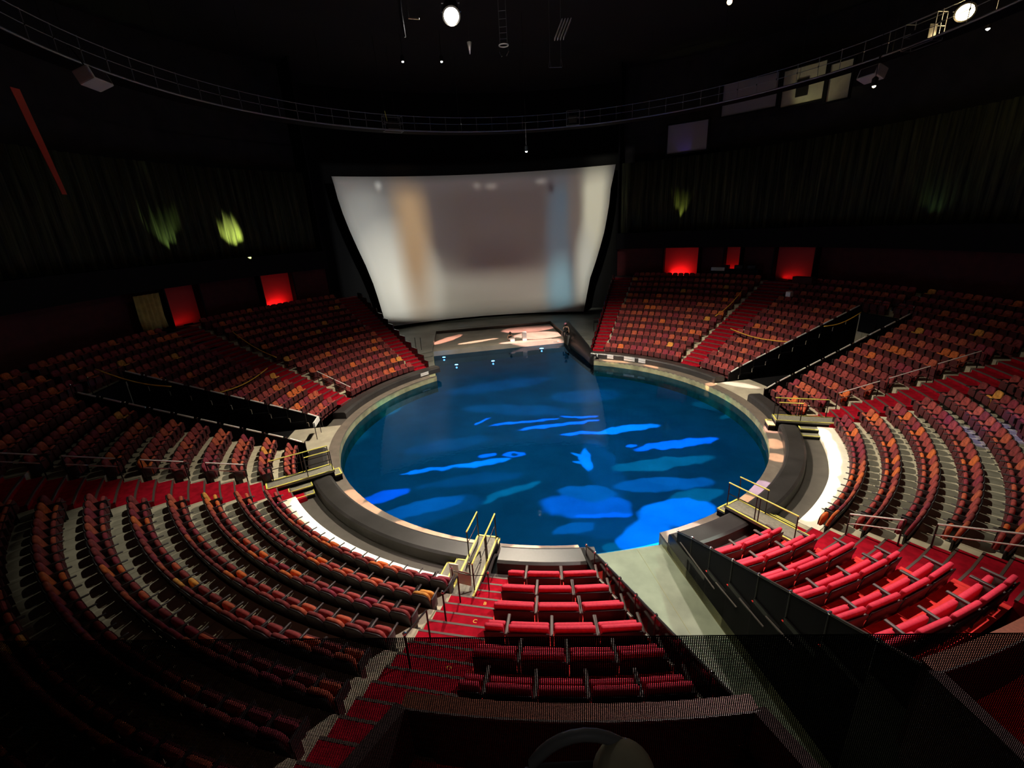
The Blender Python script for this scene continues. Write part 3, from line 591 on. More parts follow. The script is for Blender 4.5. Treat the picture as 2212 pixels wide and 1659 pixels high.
# ------------------------------------------------------------------ aisle handrails: double chrome bars over pairs of rows
def aisle_rail(th, ka, kb, lab, grp):
    e = empty('aisle_handrail', P(tin(ka)+.5, th, zf(ka)), R(th)); tag(e, lab, 'handrail', grp)
    L_ = (kb-ka)*DR; dz = (kb-ka)*DZ
    for nm, zz, rr in (('top_bar', .95, .026), ('lower_bar', .62, .022)):
        b_ = MB(); b_.tube([(0, 0, zz), (L_, 0, zz+dz)], rr, 8); b_.build(nm, M['railw'], e)
    for x, z0 in ((0, 0), (L_, dz)):
        b_ = MB(); b_.tube([(x, 0, z0), (x, 0, z0+.95)], .022, 8); b_.build('post', M['pole'], e)
for j, (a, b2) in enumerate(((2, 3.3), (4, 5.3), (6, 7.4), (8, 9.4))): aisle_rail(-146.0, a, b2, 'chrome double handrail on the upper edge of the left stairs, %s from the bridge' % ordn(j+1), 'handrails of the left stairs')
for j, (a, b2) in enumerate(((2, 3.8), (4.2, 5.9), (6.2, 7.9))): aisle_rail(-7.4, a-.2, b2-.2, 'bright double handrail on the upper right stairs, %s from the bridge' % ordn(j+1), 'handrails of the upper right stairs')
for j, (a, b2) in enumerate(((2, 3.3), (4.0, 5.9))): aisle_rail(-53.0, a, b2, 'chrome double handrail on the lower right stairs, %s from the bridge' % ordn(j+1), 'handrails of the lower right stairs')
for j, (a, b2) in enumerate(((0, 1.2), (1.3, 2.6))): aisle_rail(166.3, a, b2, 'chrome double handrail on the far left stairs, %s from the pool' % ordn(j+1), 'handrails of the far left stairs')
for k in range(1, 7, 2):
    e = empty('handrail_post', P(tin(k)+.3, -99.6, zf(k)), 0); tag(e, 'dark slanting handrail with chrome knob on the central red stairs, %s from the bridge' % ordn((k+1)//2), 'handrail', 'handrails of the central stairs')
    b_ = MB(); b_.tube([(0, 0, 0), (0, 0, .93)], .024, 8); b_.build('post', M['pole'], e); b_ = MB(); b_.lathe([(.01, .92), (.035, .94), (.04, .97), (.02, 1.0)], n=10); b_.build('knob', M['chrome'], e)
    d = P(tin(k)+.3-1.0, -99.6, zf(k)-.35)-P(tin(k)+.3, -99.6, zf(k)); b_ = MB(); b_.tube([(0, 0, .90), (d.x, d.y, .90+d.z)], .022, 8); b_.tube([(d.x, d.y, d.z+.0), (d.x, d.y, .90+d.z)], .022, 8); b_.build('sloping_bar', M['pole'], e)
# ------------------------------------------------------------------ guard rails along tunnels and channel
def guard(axis, h, sgn, k0, k1, shift, label, out, slope=False, panel=None, hh_=1.02, rail=None):
    uu = P(1, axis); nn_ = Vector((-uu.y, uu.x, 0)); e = empty('guard_rail', (0, 0, 0)); tag(e, label, 'railing', 'stepped guard rails along the tunnels and channel')
    def q(s_, t_, z): return uu*s_+nn_*t_+Vector((0, 0, z))
    t_ = (h+.05)*sgn
    for k in range(k0, k1+1):
        s1 = (tin(k) if k else 12.98)-shift; s2 = tin(k+1)-shift; z0 = zf(k)-.1; zt = zf(k)+hh_
        b_ = MB(); g_ = 0 if slope else .06; za_, zb_ = (zt-.04-.19, zt-.04+.19) if slope else (zt-.04, zt-.04); b_.hexa([q(s1+g_, t_-.012, z0), q(s1+g_, t_+.012, z0), q(s2-g_, t_+.012, z0), q(s2-g_, t_-.012, z0), q(s1+g_, t_-.012, za_), q(s1+g_, t_+.012, za_), q(s2-g_, t_+.012, zb_), q(s2-g_, t_-.012, zb_)])
        o = b_.build('glass_panel', panel or M['glassd'], e); c_ = MB(); rg = .15 if rail else 0; c_.tube([q(s1+g_+rg, t_, za_+.04+rg*.4), q(s2-g_-rg, t_, zb_+.04-rg*.4)], .042 if rail else .03, 8); c_.build('top_rail', M[rail or 'pole'], o)
        if slope and shift and sgn < 0: c_ = MB(); c_.tube([q(s1+.12, t_-.03, z0+.22), q(s2-.12, t_-.03, z0+.55)], .02, 6); c_.build('lower_strip', M['steel'], o)
        c_ = MB(); zk = za_ if slope else zt; c_.tube([q(s1, t_, z0), q(s1, t_, zk+.03)], .026, 8); c_.lathe([(.012, zk+.02), (.036, zk+.04), (.042, zk+.07), (.03, zk+.10), (.008, zk+.11)], c=q(s1, t_, 0), n=10, mi=1); c_.build('post', [M['pole'], M['chrome']], e)
guard(LTA, LTH, 1, 0, 9, 0, 'black glass guard rail with steel top on the near side of the left tunnel', 1, True, M['black'], .80, 'railw')
guard(LTA, LTH, -1, 0, 9, 0, 'black glass guard rail with steel top on the far side of the left tunnel', 1, True, M['black'], .80, 'railw')
guard(RTA, RTH, -1, 0, 9, 0, 'black glass guard rail with steel top on the near side of the right tunnel', 1, True, M['black'], .80, 'railw')
guard(RTA, RTH, 1, 0, 9, 0, 'black glass guard rail with steel top on the far side of the right tunnel', 1, True, M['black'], .80, 'railw')
guard(FTA, FTH, -1, 0, 7, .5, 'dark glass guard rail on the left side of the front channel', 1, True)
guard(FTA, FTH, 1, 0, 7, .5, 'black panelled guard rail on the right side of the front channel', 1, True, M['black'])
# rail across the back of each tunnel mouth
for ax, h, lab in ((LTA, LTH, 'left'), (RTA, RTH, 'right')):
    uu = P(1, ax); nn_ = Vector((-uu.y, uu.x, 0)); e = empty('cross_rail', uu*22.45+Vector((0, 0, zf(10)))); tag(e, 'black rail with chrome knobs across the top of the %s tunnel' % lab, 'railing')
    b_ = MB(); b_.tube([nn_*-h+Vector((0, 0, .9)), nn_*h+Vector((0, 0, .9))], .02, 8); b_.build('top_rail', M['pole'], e)
    for f in (-1, -.33, .33, 1):
        b_ = MB(); b_.tube([nn_*h*f, nn_*h*f+Vector((0, 0, .9))], .02, 6); b_.lathe([(.012, .9), (.04, .93), (.03, .98)], c=nn_*h*f, n=10, mi=1); b_.build('post', [M['pole'], M['chrome']], e)
# slim grey strips stand in for handrail reflections on the right channel wall
def on_wall(x, y):
    v = ray(x, y); t = (FTH-CAM.dot(nv))/v.dot(nv); p = CAM+v*t; return p.dot(u), p.z
for i, (pa, pb_) in enumerate((((1470, 1172), (1544, 1273)), ((1547, 1259), (1592, 1313)), ((1598, 1293), (1650, 1355)), ((1655, 1332), (1716, 1397)))):
    (a, za), (b2, zb) = on_wall(*pa), on_wall(*pb_); b_ = MB(); b_.hexa([ch(a, FTH-.03, za), ch(a, FTH-.0, za), ch(b2, FTH-.0, zb), ch(b2, FTH-.03, zb), ch(a, FTH-.03, za+.03), ch(a, FTH-.0, za+.03), ch(b2, FTH-.0, zb+.03), ch(b2, FTH-.03, zb+.03)])
    tag(b_.build('rail_reflection', M['armg']), 'thin grey strip for a handrail reflection low on the black channel wall, %s from the pool' % ordn(i+1), 'strip', 'handrail reflections on the channel wall')
# white stool-like barrier at the mouth of the left tunnel
e = empty('folding_barrier', at(690, 942, 0)); tag(e, 'low white barrier with dark legs at the far side of the left tunnel mouth', 'barrier')
b_ = MB(); b_.box((0, 0, .88), (.10, .95, .26), R(LTA)); b_.build('board', M['white'], e)
for s_ in (-1, 1): b_ = MB(); q_ = Vector((-sin(R(LTA)), cos(R(LTA)), 0))*.45*s_; b_.tube([q_, q_+Vector((0, 0, .78))], .022, 6); b_.build('leg', M['pole'], e)
# ------------------------------------------------------------------ yellow ropes laid over the seats
RP = [((205, 797), (370, 835), 4.9, 3.5, 'hanging beside the far edge of the left black tunnel'), ((475, 848), (578, 795), 2.6, 2.6, 'across the block beyond the left tunnel'), ((500, 715), (597, 772), 4.6, 3.1, 'down the far left block'),
      ((1545, 683), (1603, 628), 3.1, 4.6, 'slanting across the right edge of the block right of the stage'), ((1578, 710), (1700, 738), 2.5, 2.5, 'along a row beyond the right tunnel'), ((1780, 705), (1860, 675), 3.45, 4.2, 'beside the far edge of the right black tunnel')]
for a, c, za, zc, lab in RP:
    A, B = at(*a, za), at(*c, zc); b_ = MB(); b_.tube([A.lerp(B, i/10)-Vector((0, 0, .22*sin(pi*i/10))) for i in range(11)], .032, 6); tag(b_.build('yellow_rope', M['rope'], smooth=True), 'yellow rope '+lab, 'rope', 'yellow ropes over the seats')
# ------------------------------------------------------------------ booth parapets behind the crimson blocks
for (a, b2, lab, sd) in ((-96.5, -81.7, 'left', 0), (-73.4, -58.9, 'right', 1)):
    zt = 3.92; e = empty('booth_parapet', P(19.85, (a+b2)/2, zf(6)+.3), 0); ce = e.location.copy(); tag(e, 'brown leather topped booth parapet behind the %s block of crimson seats' % lab, 'parapet', 'brown booth parapets')
    def sb(nm, mb, mt, sm=False): mb.v = [tuple(Vector(v)-ce) for v in mb.v]; return mb.build(nm, mt, e, smooth=sm)
    b_ = MB(); b_.arc(19.78, 19.90, zf(6)-.2, zt-.04, a, b2, step=1); sb('front_wall', b_, M['dwall'])
    b_ = MB(); b_.arc(19.74, 20.00, zt-.04, zt, a, b2, step=1); sb('ledge', b_, M['ledge'])
    b_ = MB(); b_.arc(19.985, 20.012, zt-.035, zt+.008, a, b2, step=1); sb('ledge_trim', b_, M['armg'])
    for t_, dt in ((a, -.6), (b2, .5)):
        b_ = MB(); p0, p1 = P(19.95, t_), P(21.6, t_+dt*(2.2 if t_ == a else 1.4)); nrm = (p1-p0).cross(Vector((0, 0, 1))).normalized()*.10
        b_.hexa([p0-nrm+Vector((0, 0, 2)), p0+nrm+Vector((0, 0, 2)), p1+nrm+Vector((0, 0, 2)), p1-nrm+Vector((0, 0, 2)), p0-nrm+Vector((0, 0, zt)), p0+nrm+Vector((0, 0, zt)), p1+nrm+Vector((0, 0, zt+.3)), p1-nrm+Vector((0, 0, zt+.3))]); sb('side_wall', b_, M['dwall'])
    b_ = MB(); b_.arc(19.9, 22.4, zf(6)-.3, zf(7)-.05, a, b2, step=2); struct(b_.build('floor', M['redvip']), 'red carpet inside the %s booth' % lab)
    b_ = MB(); b_.arc(21.0, 21.5, zf(7), zf(7)+.48, a+1.0, b2-1.0, step=2); tag(b_.build('booth_bench', M['viproy']), 'crimson bench inside the %s booth' % lab, 'bench', 'crimson booth benches')
# ------------------------------------------------------------------ perforated screen in front of the viewpoint
e = empty('perforated_screen', (0, -23.4, 0)); tag(e, 'black perforated mesh screen across the bottom of the view, right before the viewer', 'screen')
za, zb, xa, xb = 9.275, 9.435, -3.0, 2.7; sl = (zb-za)/(xb-xa)
b_ = MB(); n = 24; vs_ = []
for i in range(n+1):
    x = xa+(xb-xa)*i/n; zt = za+sl*(x-xa); vs_ += [(x, .10*(x/2.5)**2*0, 7.2), (x, 0, zt)]
b_.add(vs_, [(2*i, 2*i+2, 2*i+3, 2*i+1) for i in range(n)]); b_.build('mesh_panel', M['mesh'], e)
b_ = MB(); b_.tube([(xa, 0, za), (xb, 0, zb)], .0012, 6); b_.build('top_hem', M['black'], e)
# bag and cap lying just below the viewpoint
p = atd(1262, 1668, .95); fw = Vector((cF.x, cF.y, 0)).normalized(); e = empty('handbag', p-Vector((0, 0, .16)), atan2(fw.y, fw.x)-pi/2); tag(e, 'black handbag with a thick grey arched handle at the bottom edge of the view', 'handbag')
b_ = MB(); v_, f_ = rb((0, .0, .05), (.22, .10, .16), .03, 3); b_.add(v_, f_); b_.build('bag_body', M['blackc'], e, smooth=True)
b_ = MB(); b_.tube([(-.128*cos(pi*i/16), .0, .10+.175*sin(pi*i/16)) for i in range(17)], .012, 10); b_.build('handle', M['grey'], e, smooth=True)
p = atd(1350, 1650, .88); e = empty('cap', p-Vector((0, 0, .045)), .2); tag(e, 'cream soft cap with a red mark, beside the handbag at the bottom edge', 'cap')
b_ = MB(); b_.lathe([(.060, 0), (.062, .015), (.056, .035), (.040, .052), (.018, .061), (.003, .064)], n=24); b_.build('crown', M['cream'], e, smooth=True)
b_ = MB(); v_, f_ = rb((.035, -.055, .004), (.07, .05, .008), .003, 2); b_.add(v_, f_); b_.build('peak', M['cream'], e, smooth=True)
b_ = MB(); b_.lathe([(.0135, 0), (.0135, .002), (.008, .003), (.008, 0)], c=(0, 0, 0), n=16); mk = b_.build('red_mark', M['redstrip'], e); mk.location = (-.018, -.040, .046); mk.rotation_euler = (R(48), 0, R(-24))
# ledge that carries bag and cap
b_ = MB(); b_.box((p.x-.05, p.y-.02, p.z-.205), (.30, .25, .04)); tag(b_.build('viewing_ledge', M['dwall']), 'dark ledge under the handbag at the very bottom of the view', 'ledge')
# ------------------------------------------------------------------ ring catwalk
RC, ZC = 20.6, 18.5
e = empty('ring_catwalk', (0, 0, 0)); tag(e, 'circular dark catwalk with thin metal rails hanging high round the hall', 'catwalk')
b_ = MB(); b_.arc(RC+.02, RC+1.1, ZC-.08, ZC, 0, 359.99, step=3); b_.build('walkway', M['black'], e)
for nm, zz, rr in (('edge_rail', ZC-.02, .055), ('mid_rail', ZC+.55, .018), ('top_rail', ZC+1.05, .022)):
    b_ = MB(); b_.tube([P(RC, i*3, zz) for i in range(120)], rr, 6, close=True); b_.build(nm, M['truss'], e)
for i in range(96):
    t = i*3.75; b_ = MB(); b_.tube([P(RC, t, ZC), P(RC, t, ZC+1.1)], .020, 5); b_.lathe([(.03, ZC+.5), (.045, ZC+.55), (.03, ZC+.6)], c=P(RC, t, 0), n=6, mi=1); b_.build('post', [M['truss'], M['chrome']], e)
for i in range(24):
    t = i*15+4; b_ = MB(); b_.tube([P(RC+.5, t, ZC), P(RC+.5, t, 24.5)], .012, 4); b_.build('hanger', M['pole'], e)
def crate(px_, py_, d, lab):
    p = atc(px_, py_, RC-.1) if py_ > 200 else at(px_, py_, ZC+.4)
    e = empty('winch_cage', p, atan2(p.y, p.x)); tag(e, lab, 'cage', 'winch cages on the catwalk'); b_ = MB(); w, h = d
    for x in (-w/2, w/2):
        for y in (-.3, .3): b_.tube([(y, x, -h/2), (y, x, h/2)], .022, 5)
    for z in (-h/2, 0, h/2):
        for y in (-.3, .3): b_.tube([(y, -w/2, z), (y, w/2, z)], .022, 5)
        for x in (-w/2, w/2): b_.tube([(-.3, x, z), (.3, x, z)], .022, 5)
    b_.build('frame', M['truss'], e); b_ = MB(); b_.box((0, 0, -.1), (.45, w*.6, h*.5)); b_.build('motor', M['pole'], e)
crate(848, 268, (1.5, 1.1), 'small metal cage on the left end of the front catwalk'); crate(1238, 256, (1.1, 1.1), 'small metal cage on the right end of the front catwalk'); crate(1995, 70, (1.6, 1.2), 'wire cage on the right catwalk beside the warm lamp')
# ------------------------------------------------------------------ lamps and rigging seen overhead
def lampbody(name, p, r_, mtl, label, aim=Vector((0, 0, -1)), grp=None, long=1.6):
    e = empty(name, p); e.rotation_euler = aim.to_track_quat('-Z', 'Y').to_euler(); tag(e, label, 'lamp', grp)
    b_ = MB(); b_.lathe([(r_*.5, long*r_*2), (r_*1.0, long*r_*1.5), (r_*1.12, 0), (r_*1.2, -.05*r_), (r_*1.05, -.06*r_)], n=18); b_.build('housing', M['pole'], e, smooth=False)
    b_ = MB(); b_.lathe([(r_*.2, -.22*r_), (r_*.75, -.16*r_), (r_*.98, -.07*r_)], n=18); b_.build('lens', mtl, e, smooth=True)
    b_ = MB(); b_.tube([(-r_*1.25, 0, r_), (-r_*1.25, 0, r_*3.4), (r_*1.25, 0, r_*3.4), (r_*1.25, 0, r_)], r_*.08, 5); b_.build('yoke', M['truss'], e); return e
pc = at(975, 34, 19.6); lampbody('work_lamp', pc, .34, M['lampw'], 'brilliant white work lamp high over the pool at the top centre', aim=(CAM-pc).normalized().lerp(Vector((0, 0, -1)), .35))
pr = at(2085, 26, 19.4); lampbody('work_lamp', pr, .36, M['lampy'], 'glowing warm lamp on the right catwalk in the top right corner', aim=(CAM-pr).normalized().lerp(Vector((0, 0, -1)), .3))
pt = at(1576, 4, 20.5); lampbody('work_lamp', pt, .12, M['lampy'], 'small yellow lamp at the top edge right of centre', aim=(CAM-pt).normalized())
for (x, y), lab, m_ in (((870, 133), 'left of the two small hanging lamps over the screen', 'lampw'), ((954, 133), 'right of the two small hanging lamps over the screen', 'lampw'), ((1137, 327), 'single small lamp just above the screen', 'lampw'), ((118, 130), 'small oval lamp under the left catwalk', 'lampw'), ((1888, 186), 'small amber lamp under the right catwalk', 'lampy'), ((2134, 62), 'small lamp below the right catwalk in the corner', 'lampw')):
    p = at(x, y, 19.0 if y < 200 else 17.0) if y < 100 else atd(x, y, 34 if 400 < x < 1700 else 23); e = empty('spot_lamp', p); tag(e, lab, 'lamp', 'small rig lamps')
    b_ = MB(); b_.lathe([(.05, .42), (.14, .34), (.15, .05), (.12, .0)], n=12); b_.build('housing', M['pole'], e); b_ = MB(); b_.lathe([(.03, -.07), (.075, -.04), (.085, .0)], n=12); b_.build('lens', M[m_], e); b_ = MB(); b_.tube([(0, 0, .4), (0, 0, max(.6, 24.4-p.z))], .015, 4); b_.build('drop_cable', M['pole'], e)
# tall chrome fixture on the left of the lamp
p = at(866, 25, 19.2); e = empty('chrome_truss', p); tag(e, 'glinting vertical metal truss at the top, left of the white lamp', 'truss')
b_ = MB(); b_.tube([(0, 0, 2.2), (.02, 0, .9), (-.02, 0, 0), (.06, 0, -.9)], [.03, .06, .08, .04], 8); b_.build('bar', M['chrome'], e); b_ = MB(); b_.tube([(.25, 0, .2), (.3, 0, -.25), (.75, 0, -.3)], .035, 6); b_.build('arm', M['chrome'], e)
# louvred panels on the right
p = at(1222, 52, 22.0)
for i in range(4):
    q = p+Vector((.18*i-.35, 0, 0)); b_ = MB(); b_.hexa([q+Vector((-.35, 0, -.65)), q+Vector((-.30, 0, -.65)), q+Vector((-.30, .5, -.65)), q+Vector((-.35, .5, -.65)), q+Vector((.12, 0, .30)), q+Vector((.17, 0, .30)), q+Vector((.17, .5, .30)), q+Vector((.12, .5, .30))]); tag(b_.build('light_shutter', M['steel']), 'slanting metal shutter strips at the top right of the white lamp', 'shutter', 'slanting shutters over the trapeze')
# acrobat ring with ladder
p = at(1088, 98, 20.2); e = empty('lifting_ring', p); e.scale = (.62,)*3; tag(e, 'small white ring and clamps hanging from a thin ladder over the pool', 'ring')
b_ = MB(); b_.tube([Vector((.42*cos(2*pi*i/24), .42*sin(2*pi*i/24), 0)) for i in range(24)], .055, 8, close=True); b_.build('ring', M['white'], e, smooth=True)
for s_ in (-1, 1):
    b_ = MB(); b_.tube([(s_*.33, 0, .05), (s_*.33, 0, 6.5)], .018, 5); b_.build('ladder_side', M['truss'], e); b_ = MB(); b_.tube([(s_*.36, 0, -.25), (s_*.42, 0, -.5), (s_*.22, 0, -.85)], .06, 8); b_.build('clamp', M['chrome'], e)
for z in (.5, .95, 1.4, 2.0, 2.6): b_ = MB(); b_.tube([(-.33, 0, z), (.33, 0, z)], .014, 5); b_.build('rung', M['truss'], e)
# trapeze
p = at(1200, 145, 19.6); e = empty('trapeze', p); e.scale = (.62, .62, .50); tag(e, 'empty trapeze bar on two long thin ropes right of centre', 'trapeze')
b_ = MB(); b_.tube([(-.62, 0, 0), (.62, 0, -.06)], .02, 6); b_.build('bar', M['truss'], e)
for s_ in (-1, 1):
    b_ = MB(); b_.tube([(s_*.68, 0, 0), (s_*.55, 0, .8), (s_*.55, 0, 9.0)], .012, 5); b_.tube([(s_*.45, 0, 0), (s_*.55, 0, .8)], .010, 5); b_.build('rope', M['truss'], e)
# hanging chandelier-like cone
p = at(1014, 98, 20.2); e = empty('hanging_cone', p); e.scale = (.6,)*3; tag(e, 'dull metal cone hanging right of the white lamp', 'pendant'); b_ = MB(); b_.lathe([(.04, -.7), (.14, -.2), (.22, .25), (.10, .3)], n=14); b_.build('cone', M['steel'], e, smooth=True); b_ = MB(); b_.tube([(0, 0, .3), (0, 0, 7)], .012, 4); b_.build('cable', M['pole'], e)
for x, y, z_, lab in ((835, 262, 18, 'yellow tipped cable above the left end of the front catwalk'),):
    p = atc(x, 252, 19.5); b_ = MB(); b_.tube([p+Vector((0, 0, -.3)), p+Vector((-.1, 0, .4))], .03, 6); b_.tube([p+Vector((-.1, 0, .4)), p+Vector((-.4, 0, 6))], .012, 5, mi=1); tag(b_.build('rig_cable', [M['yellow'], M['pole']]), lab, 'cable')
# white speaker boxes under the ring
for (x, y, z_), lab in (((202, 170, 17.4), 'pale loudspeaker box under the left catwalk'), ((1884, 160, 17.4), 'pale loudspeaker box under the right catwalk')):
    p = at(x, y, z_); e = empty('loudspeaker', p, atan2(p.y, p.x)); tag(e, lab, 'loudspeaker', 'pale loudspeakers under the catwalk'); e.rotation_euler[1] = .35
    b_ = MB(); v_, f_ = rb((0, 0, 0), (.7, 1.15, .55), .06, 2); b_.add(v_, f_); b_.build('cabinet', M['offw'], e); b_ = MB(); b_.box((-.36, 0, 0), (.02, .95, .42)); b_.build('grille', M['arm'], e); b_ = MB(); b_.tube([(0, 0, .25), (.1, 0, 1.3)], .03, 5); b_.build('bracket', M['pole'], e)
# control room windows high on the right, and one smaller
def window(n, a, b2, z1, z2, mtl, lab, R_=26.9, dark=False):
    e = empty('window_%d' % n, P(R_, (a+b2)/2, (z1+z2)/2), 0); struct(e, lab, 'window'); c0 = e.location.copy()
    b_ = MB(); b_.arc(R_, R_+.06, z1, z2, a, b2); b_.v = [tuple(Vector(v)-c0) for v in b_.v]; b_.build('blind', mtl, e)
    b_ = MB(); b_.arc(R_-.12, R_, z1-.12, z1, a-.2, b2+.2); b_.arc(R_-.12, R_, z2, z2+.12, a-.2, b2+.2); b_.arc(R_-.12, R_, z1-.12, z2+.12, a-.35, a); b_.arc(R_-.12, R_, z1-.12, z2+.12, b2, b2+.35); b_.v = [tuple(Vector(v)-c0) for v in b_.v]; b_.build('window_frame', M['black'], e)
window(1, 44.2, 53.4, 18.6, 21.0, M['lilac'], 'dim grey control room window, high right, nearest the screen'); window(2, 37.0, 43.4, 18.4, 20.9, M['beige'], 'beige lit control room window with a dark square, high right'); window(3, 33.2, 36.4, 18.1, 20.5, M['beige'], 'brightest narrow control room window, high right'); window(4, 55.6, 63.2, 16.2, 18.6, M['lilac'], 'faint window with a violet glow right of the screen')
b_ = MB(); b_.arc(26.8, 26.86, 18.9, 20.1, 39.4, 41.2); tag(b_.build('window_board', M['pole']), 'dark square board in the beige control room window', 'board')
# reflections in the glass built as sheets: ochre on the left, red far left
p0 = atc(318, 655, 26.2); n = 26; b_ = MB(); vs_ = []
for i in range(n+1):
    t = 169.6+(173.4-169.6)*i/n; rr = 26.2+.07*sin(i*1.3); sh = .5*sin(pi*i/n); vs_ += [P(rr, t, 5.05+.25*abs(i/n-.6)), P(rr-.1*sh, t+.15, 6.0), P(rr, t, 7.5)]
b_.add(vs_, [f for i in range(n) for f in ((3*i, 3*i+3, 3*i+4, 3*i+1), (3*i+1, 3*i+4, 3*i+5, 3*i+2))]); o = b_.build('ochre_reflection', M['yrefl'], smooth=True); md = o.modifiers.new('s', 'SOLIDIFY'); md.thickness = .02; tag(o, 'ochre reflection in the glass, built as a sheet behind the seats, far left', 'curtain')
A, B = atc(32, 190, 25.5), atc(140, 420, 25.5); b_ = MB(); dv = Vector((-sin(atan2(A.y, A.x)), cos(atan2(A.y, A.x)), 0))*.22; b_.add([A-dv, A+dv, A.lerp(B, .5)+dv*.9, A.lerp(B, .5)-dv*.9, B+dv*.6, B-dv*.6], [(0, 1, 2, 3), (3, 2, 4, 5)]); o = b_.build('red_reflection', M['redstrip']); md = o.modifiers.new('s', 'SOLIDIFY'); md.thickness = .03; tag(o, 'long narrow red reflection in the glass, built as a slanting strip, far left', 'glass_reflection')
# small things behind the top rows
for (x, y, z_, d, mtl, lab, nm) in ((1553, 577, 6.0, (1.2, .5, .3), 'offw', 'pale box on the desk behind the top row right of the stage', 'equipment_box'), (1738, 598, 5.6, (1.5, .6, .5), 'redwall', 'reddish counter top behind the top row beyond the right stairs', 'counter'), (1706, 630, 4.9, (.35, .35, .35), 'white', 'small white box on the far right stairs near the top', 'white_box')):
    p = at(x, y, z_); b_ = MB(); b_.box((p.x, p.y, p.z-d[2]/2), d, atan2(p.y, p.x)+pi/2); tag(b_.build(nm, M[mtl]), lab, nm.replace('_', ' '))
p = atc(1590, 590, 26.0); e = empty('control_desk', (p.x*.985, p.y*.985, zf(13)), atan2(p.y, p.x)); tag(e, 'dark control desk with consoles behind the top row, right of the brightest niche', 'desk'); b_ = MB(); b_.box((0, 0, .45), (.7, 4.2, .9)); b_.build('counter', M['black'], e)
for i, y in enumerate((-1.4, -.3, .9)): b_ = MB(); b_.box((.1, y, 1.05), (.3, .7, .4)); b_.build('console', M['pole'], e)
# posts on the left of the stage, ladder handles
for dx in (0, .45):
    p = at(899+dx*26, 756, .35); b_ = MB(); b_.tube([p, p+Vector((0, 0, 1.15))], .03, 6); tag(b_.build('grab_post', M['pole']), 'thin black upright post at the left edge of the stage', 'post', 'pair of black grab posts')
e = empty('rack_table', P(19.5, 75.6, .5)); tag(e, 'dark stand with a thin red rod near the right stage steps', 'stand'); b_ = MB(); b_.tube([(0, 0, 0), (0, 0, .9)], .03, 6); b_.build('leg', M['pole'], e); b_ = MB(); b_.tube([(0, .0, 1.25), (1.7, .1, 1.3)], .03, 6); b_.build('rod', M['redwall'], e); b_ = MB(); b_.box((.85, 0, .95), (1.7, .6, .1)); b_.build('table_top', M['black'], e)
# ------------------------------------------------------------------ people and boxes at the platform
def person(name, loc, rz, J, Rr, E, label, top, hairlen=.1, legs=None):
    e = empty('person', loc, rz); tag(e, label, 'person')
    me = bpy.data.meshes.new('body'); me.from_pydata(J, E, []); me.materials.append(M['skin']); o = link('body', me, e)
    sk = o.modifiers.new('skin', 'SKIN'); sl = me.skin_vertices[0].data
    for i, r_ in enumerate(Rr): sl[i].radius = (r_, r_*(.8 if i in (0, 1, 2) else 1))
    sl[0].use_root = True; o.modifiers.new('sub', 'SUBSURF').levels = 1; o.modifiers['sub'].render_levels = 1
    return e
#            0 pelvis      1 chest        2 neck       3 head         4,5,6 arm L            7,8,9 arm R              10,11,12 leg L         13,14,15 leg R        16 crown
def sit(lean=0.): return [(0, 0, .12), (0, .02+lean*.3, .45), (0, .05+lean*.6, .60), (0, .10+lean*.8, .72), (-.19, .04+lean*.5, .54), (-.27, .12, .30), (-.17, .32, .22), (.19, .04+lean*.5, .54), (.27, .12, .30), (.17, .32, .22), (-.10, .05, .11), (-.17, .42, .30), (-.15, .50, .04), (.10, .05, .11), (.17, .42, .30), (.15, .50, .04), (0, .10+lean*.8, .82)]
EJ = [(0, 1), (1, 2), (2, 3), (3, 16), (1, 4), (4, 5), (5, 6), (1, 7), (7, 8), (8, 9), (0, 10), (10, 11), (11, 12), (0, 13), (13, 14), (14, 15)]
RJ = [.14, .15, .055, .095, .06, .042, .032, .06, .042, .032, .085, .065, .04, .085, .065, .04, .08]
def dress(e, J, topm, botm, hat=None):
    def sk(nm, idx, ed, rr, mt_):
        me = bpy.data.meshes.new(nm); mp_ = {i: q for q, i in enumerate(idx)}; me.from_pydata([J[i] for i in idx], [(mp_[a], mp_[b]) for a, b in ed], []); me.materials.append(mt_); o = link(nm, me, e)
        o.modifiers.new('skin', 'SKIN'); sl = me.skin_vertices[0].data
        for q, r_ in enumerate(rr): sl[q].radius = (r_, r_)
        sl[0].use_root = True; o.modifiers.new('sub', 'SUBSURF').render_levels = 1
    sk('shirt', [1, 0, 2, 4, 7], [(1, 0), (1, 4), (1, 7)], [.165, .155, .01, .075, .075], topm)
    sk('trousers', [0, 10, 11, 12, 13, 14, 15], [(0, 10), (10, 11), (11, 12), (0, 13), (13, 14), (14, 15)], [.155, .10, .08, .055, .10, .08, .055], botm)
    b_ = MB(); h = Vector(J[3]); b_.lathe([(.04, -.16), (.105, -.10), (.118, 0), (.105, .09), (.06, .14), (.01, .155)], c=h+Vector((0, -.03, .02)), n=14); b_.build('hair', M['hair'], e, smooth=True)
    if hat: b_ = MB(); b_.lathe([(.12, .0), (.12, .05), (.09, .11), (.02, .14)], c=h+Vector((0, -.01, .06)), n=14); b_.box(h+Vector((0, .13, .07)), (.18, .14, .02)); b_.build('cap', hat, e, smooth=True)
J1 = sit(.15); pp = at(1101, 735, .02); e1 = person('person', pp, R(-150), J1, RJ, EJ, 'person with dark hair in dark clothes sitting on the pale stage platform', None); dress(e1, J1, M['blackc'], M['whitec'])
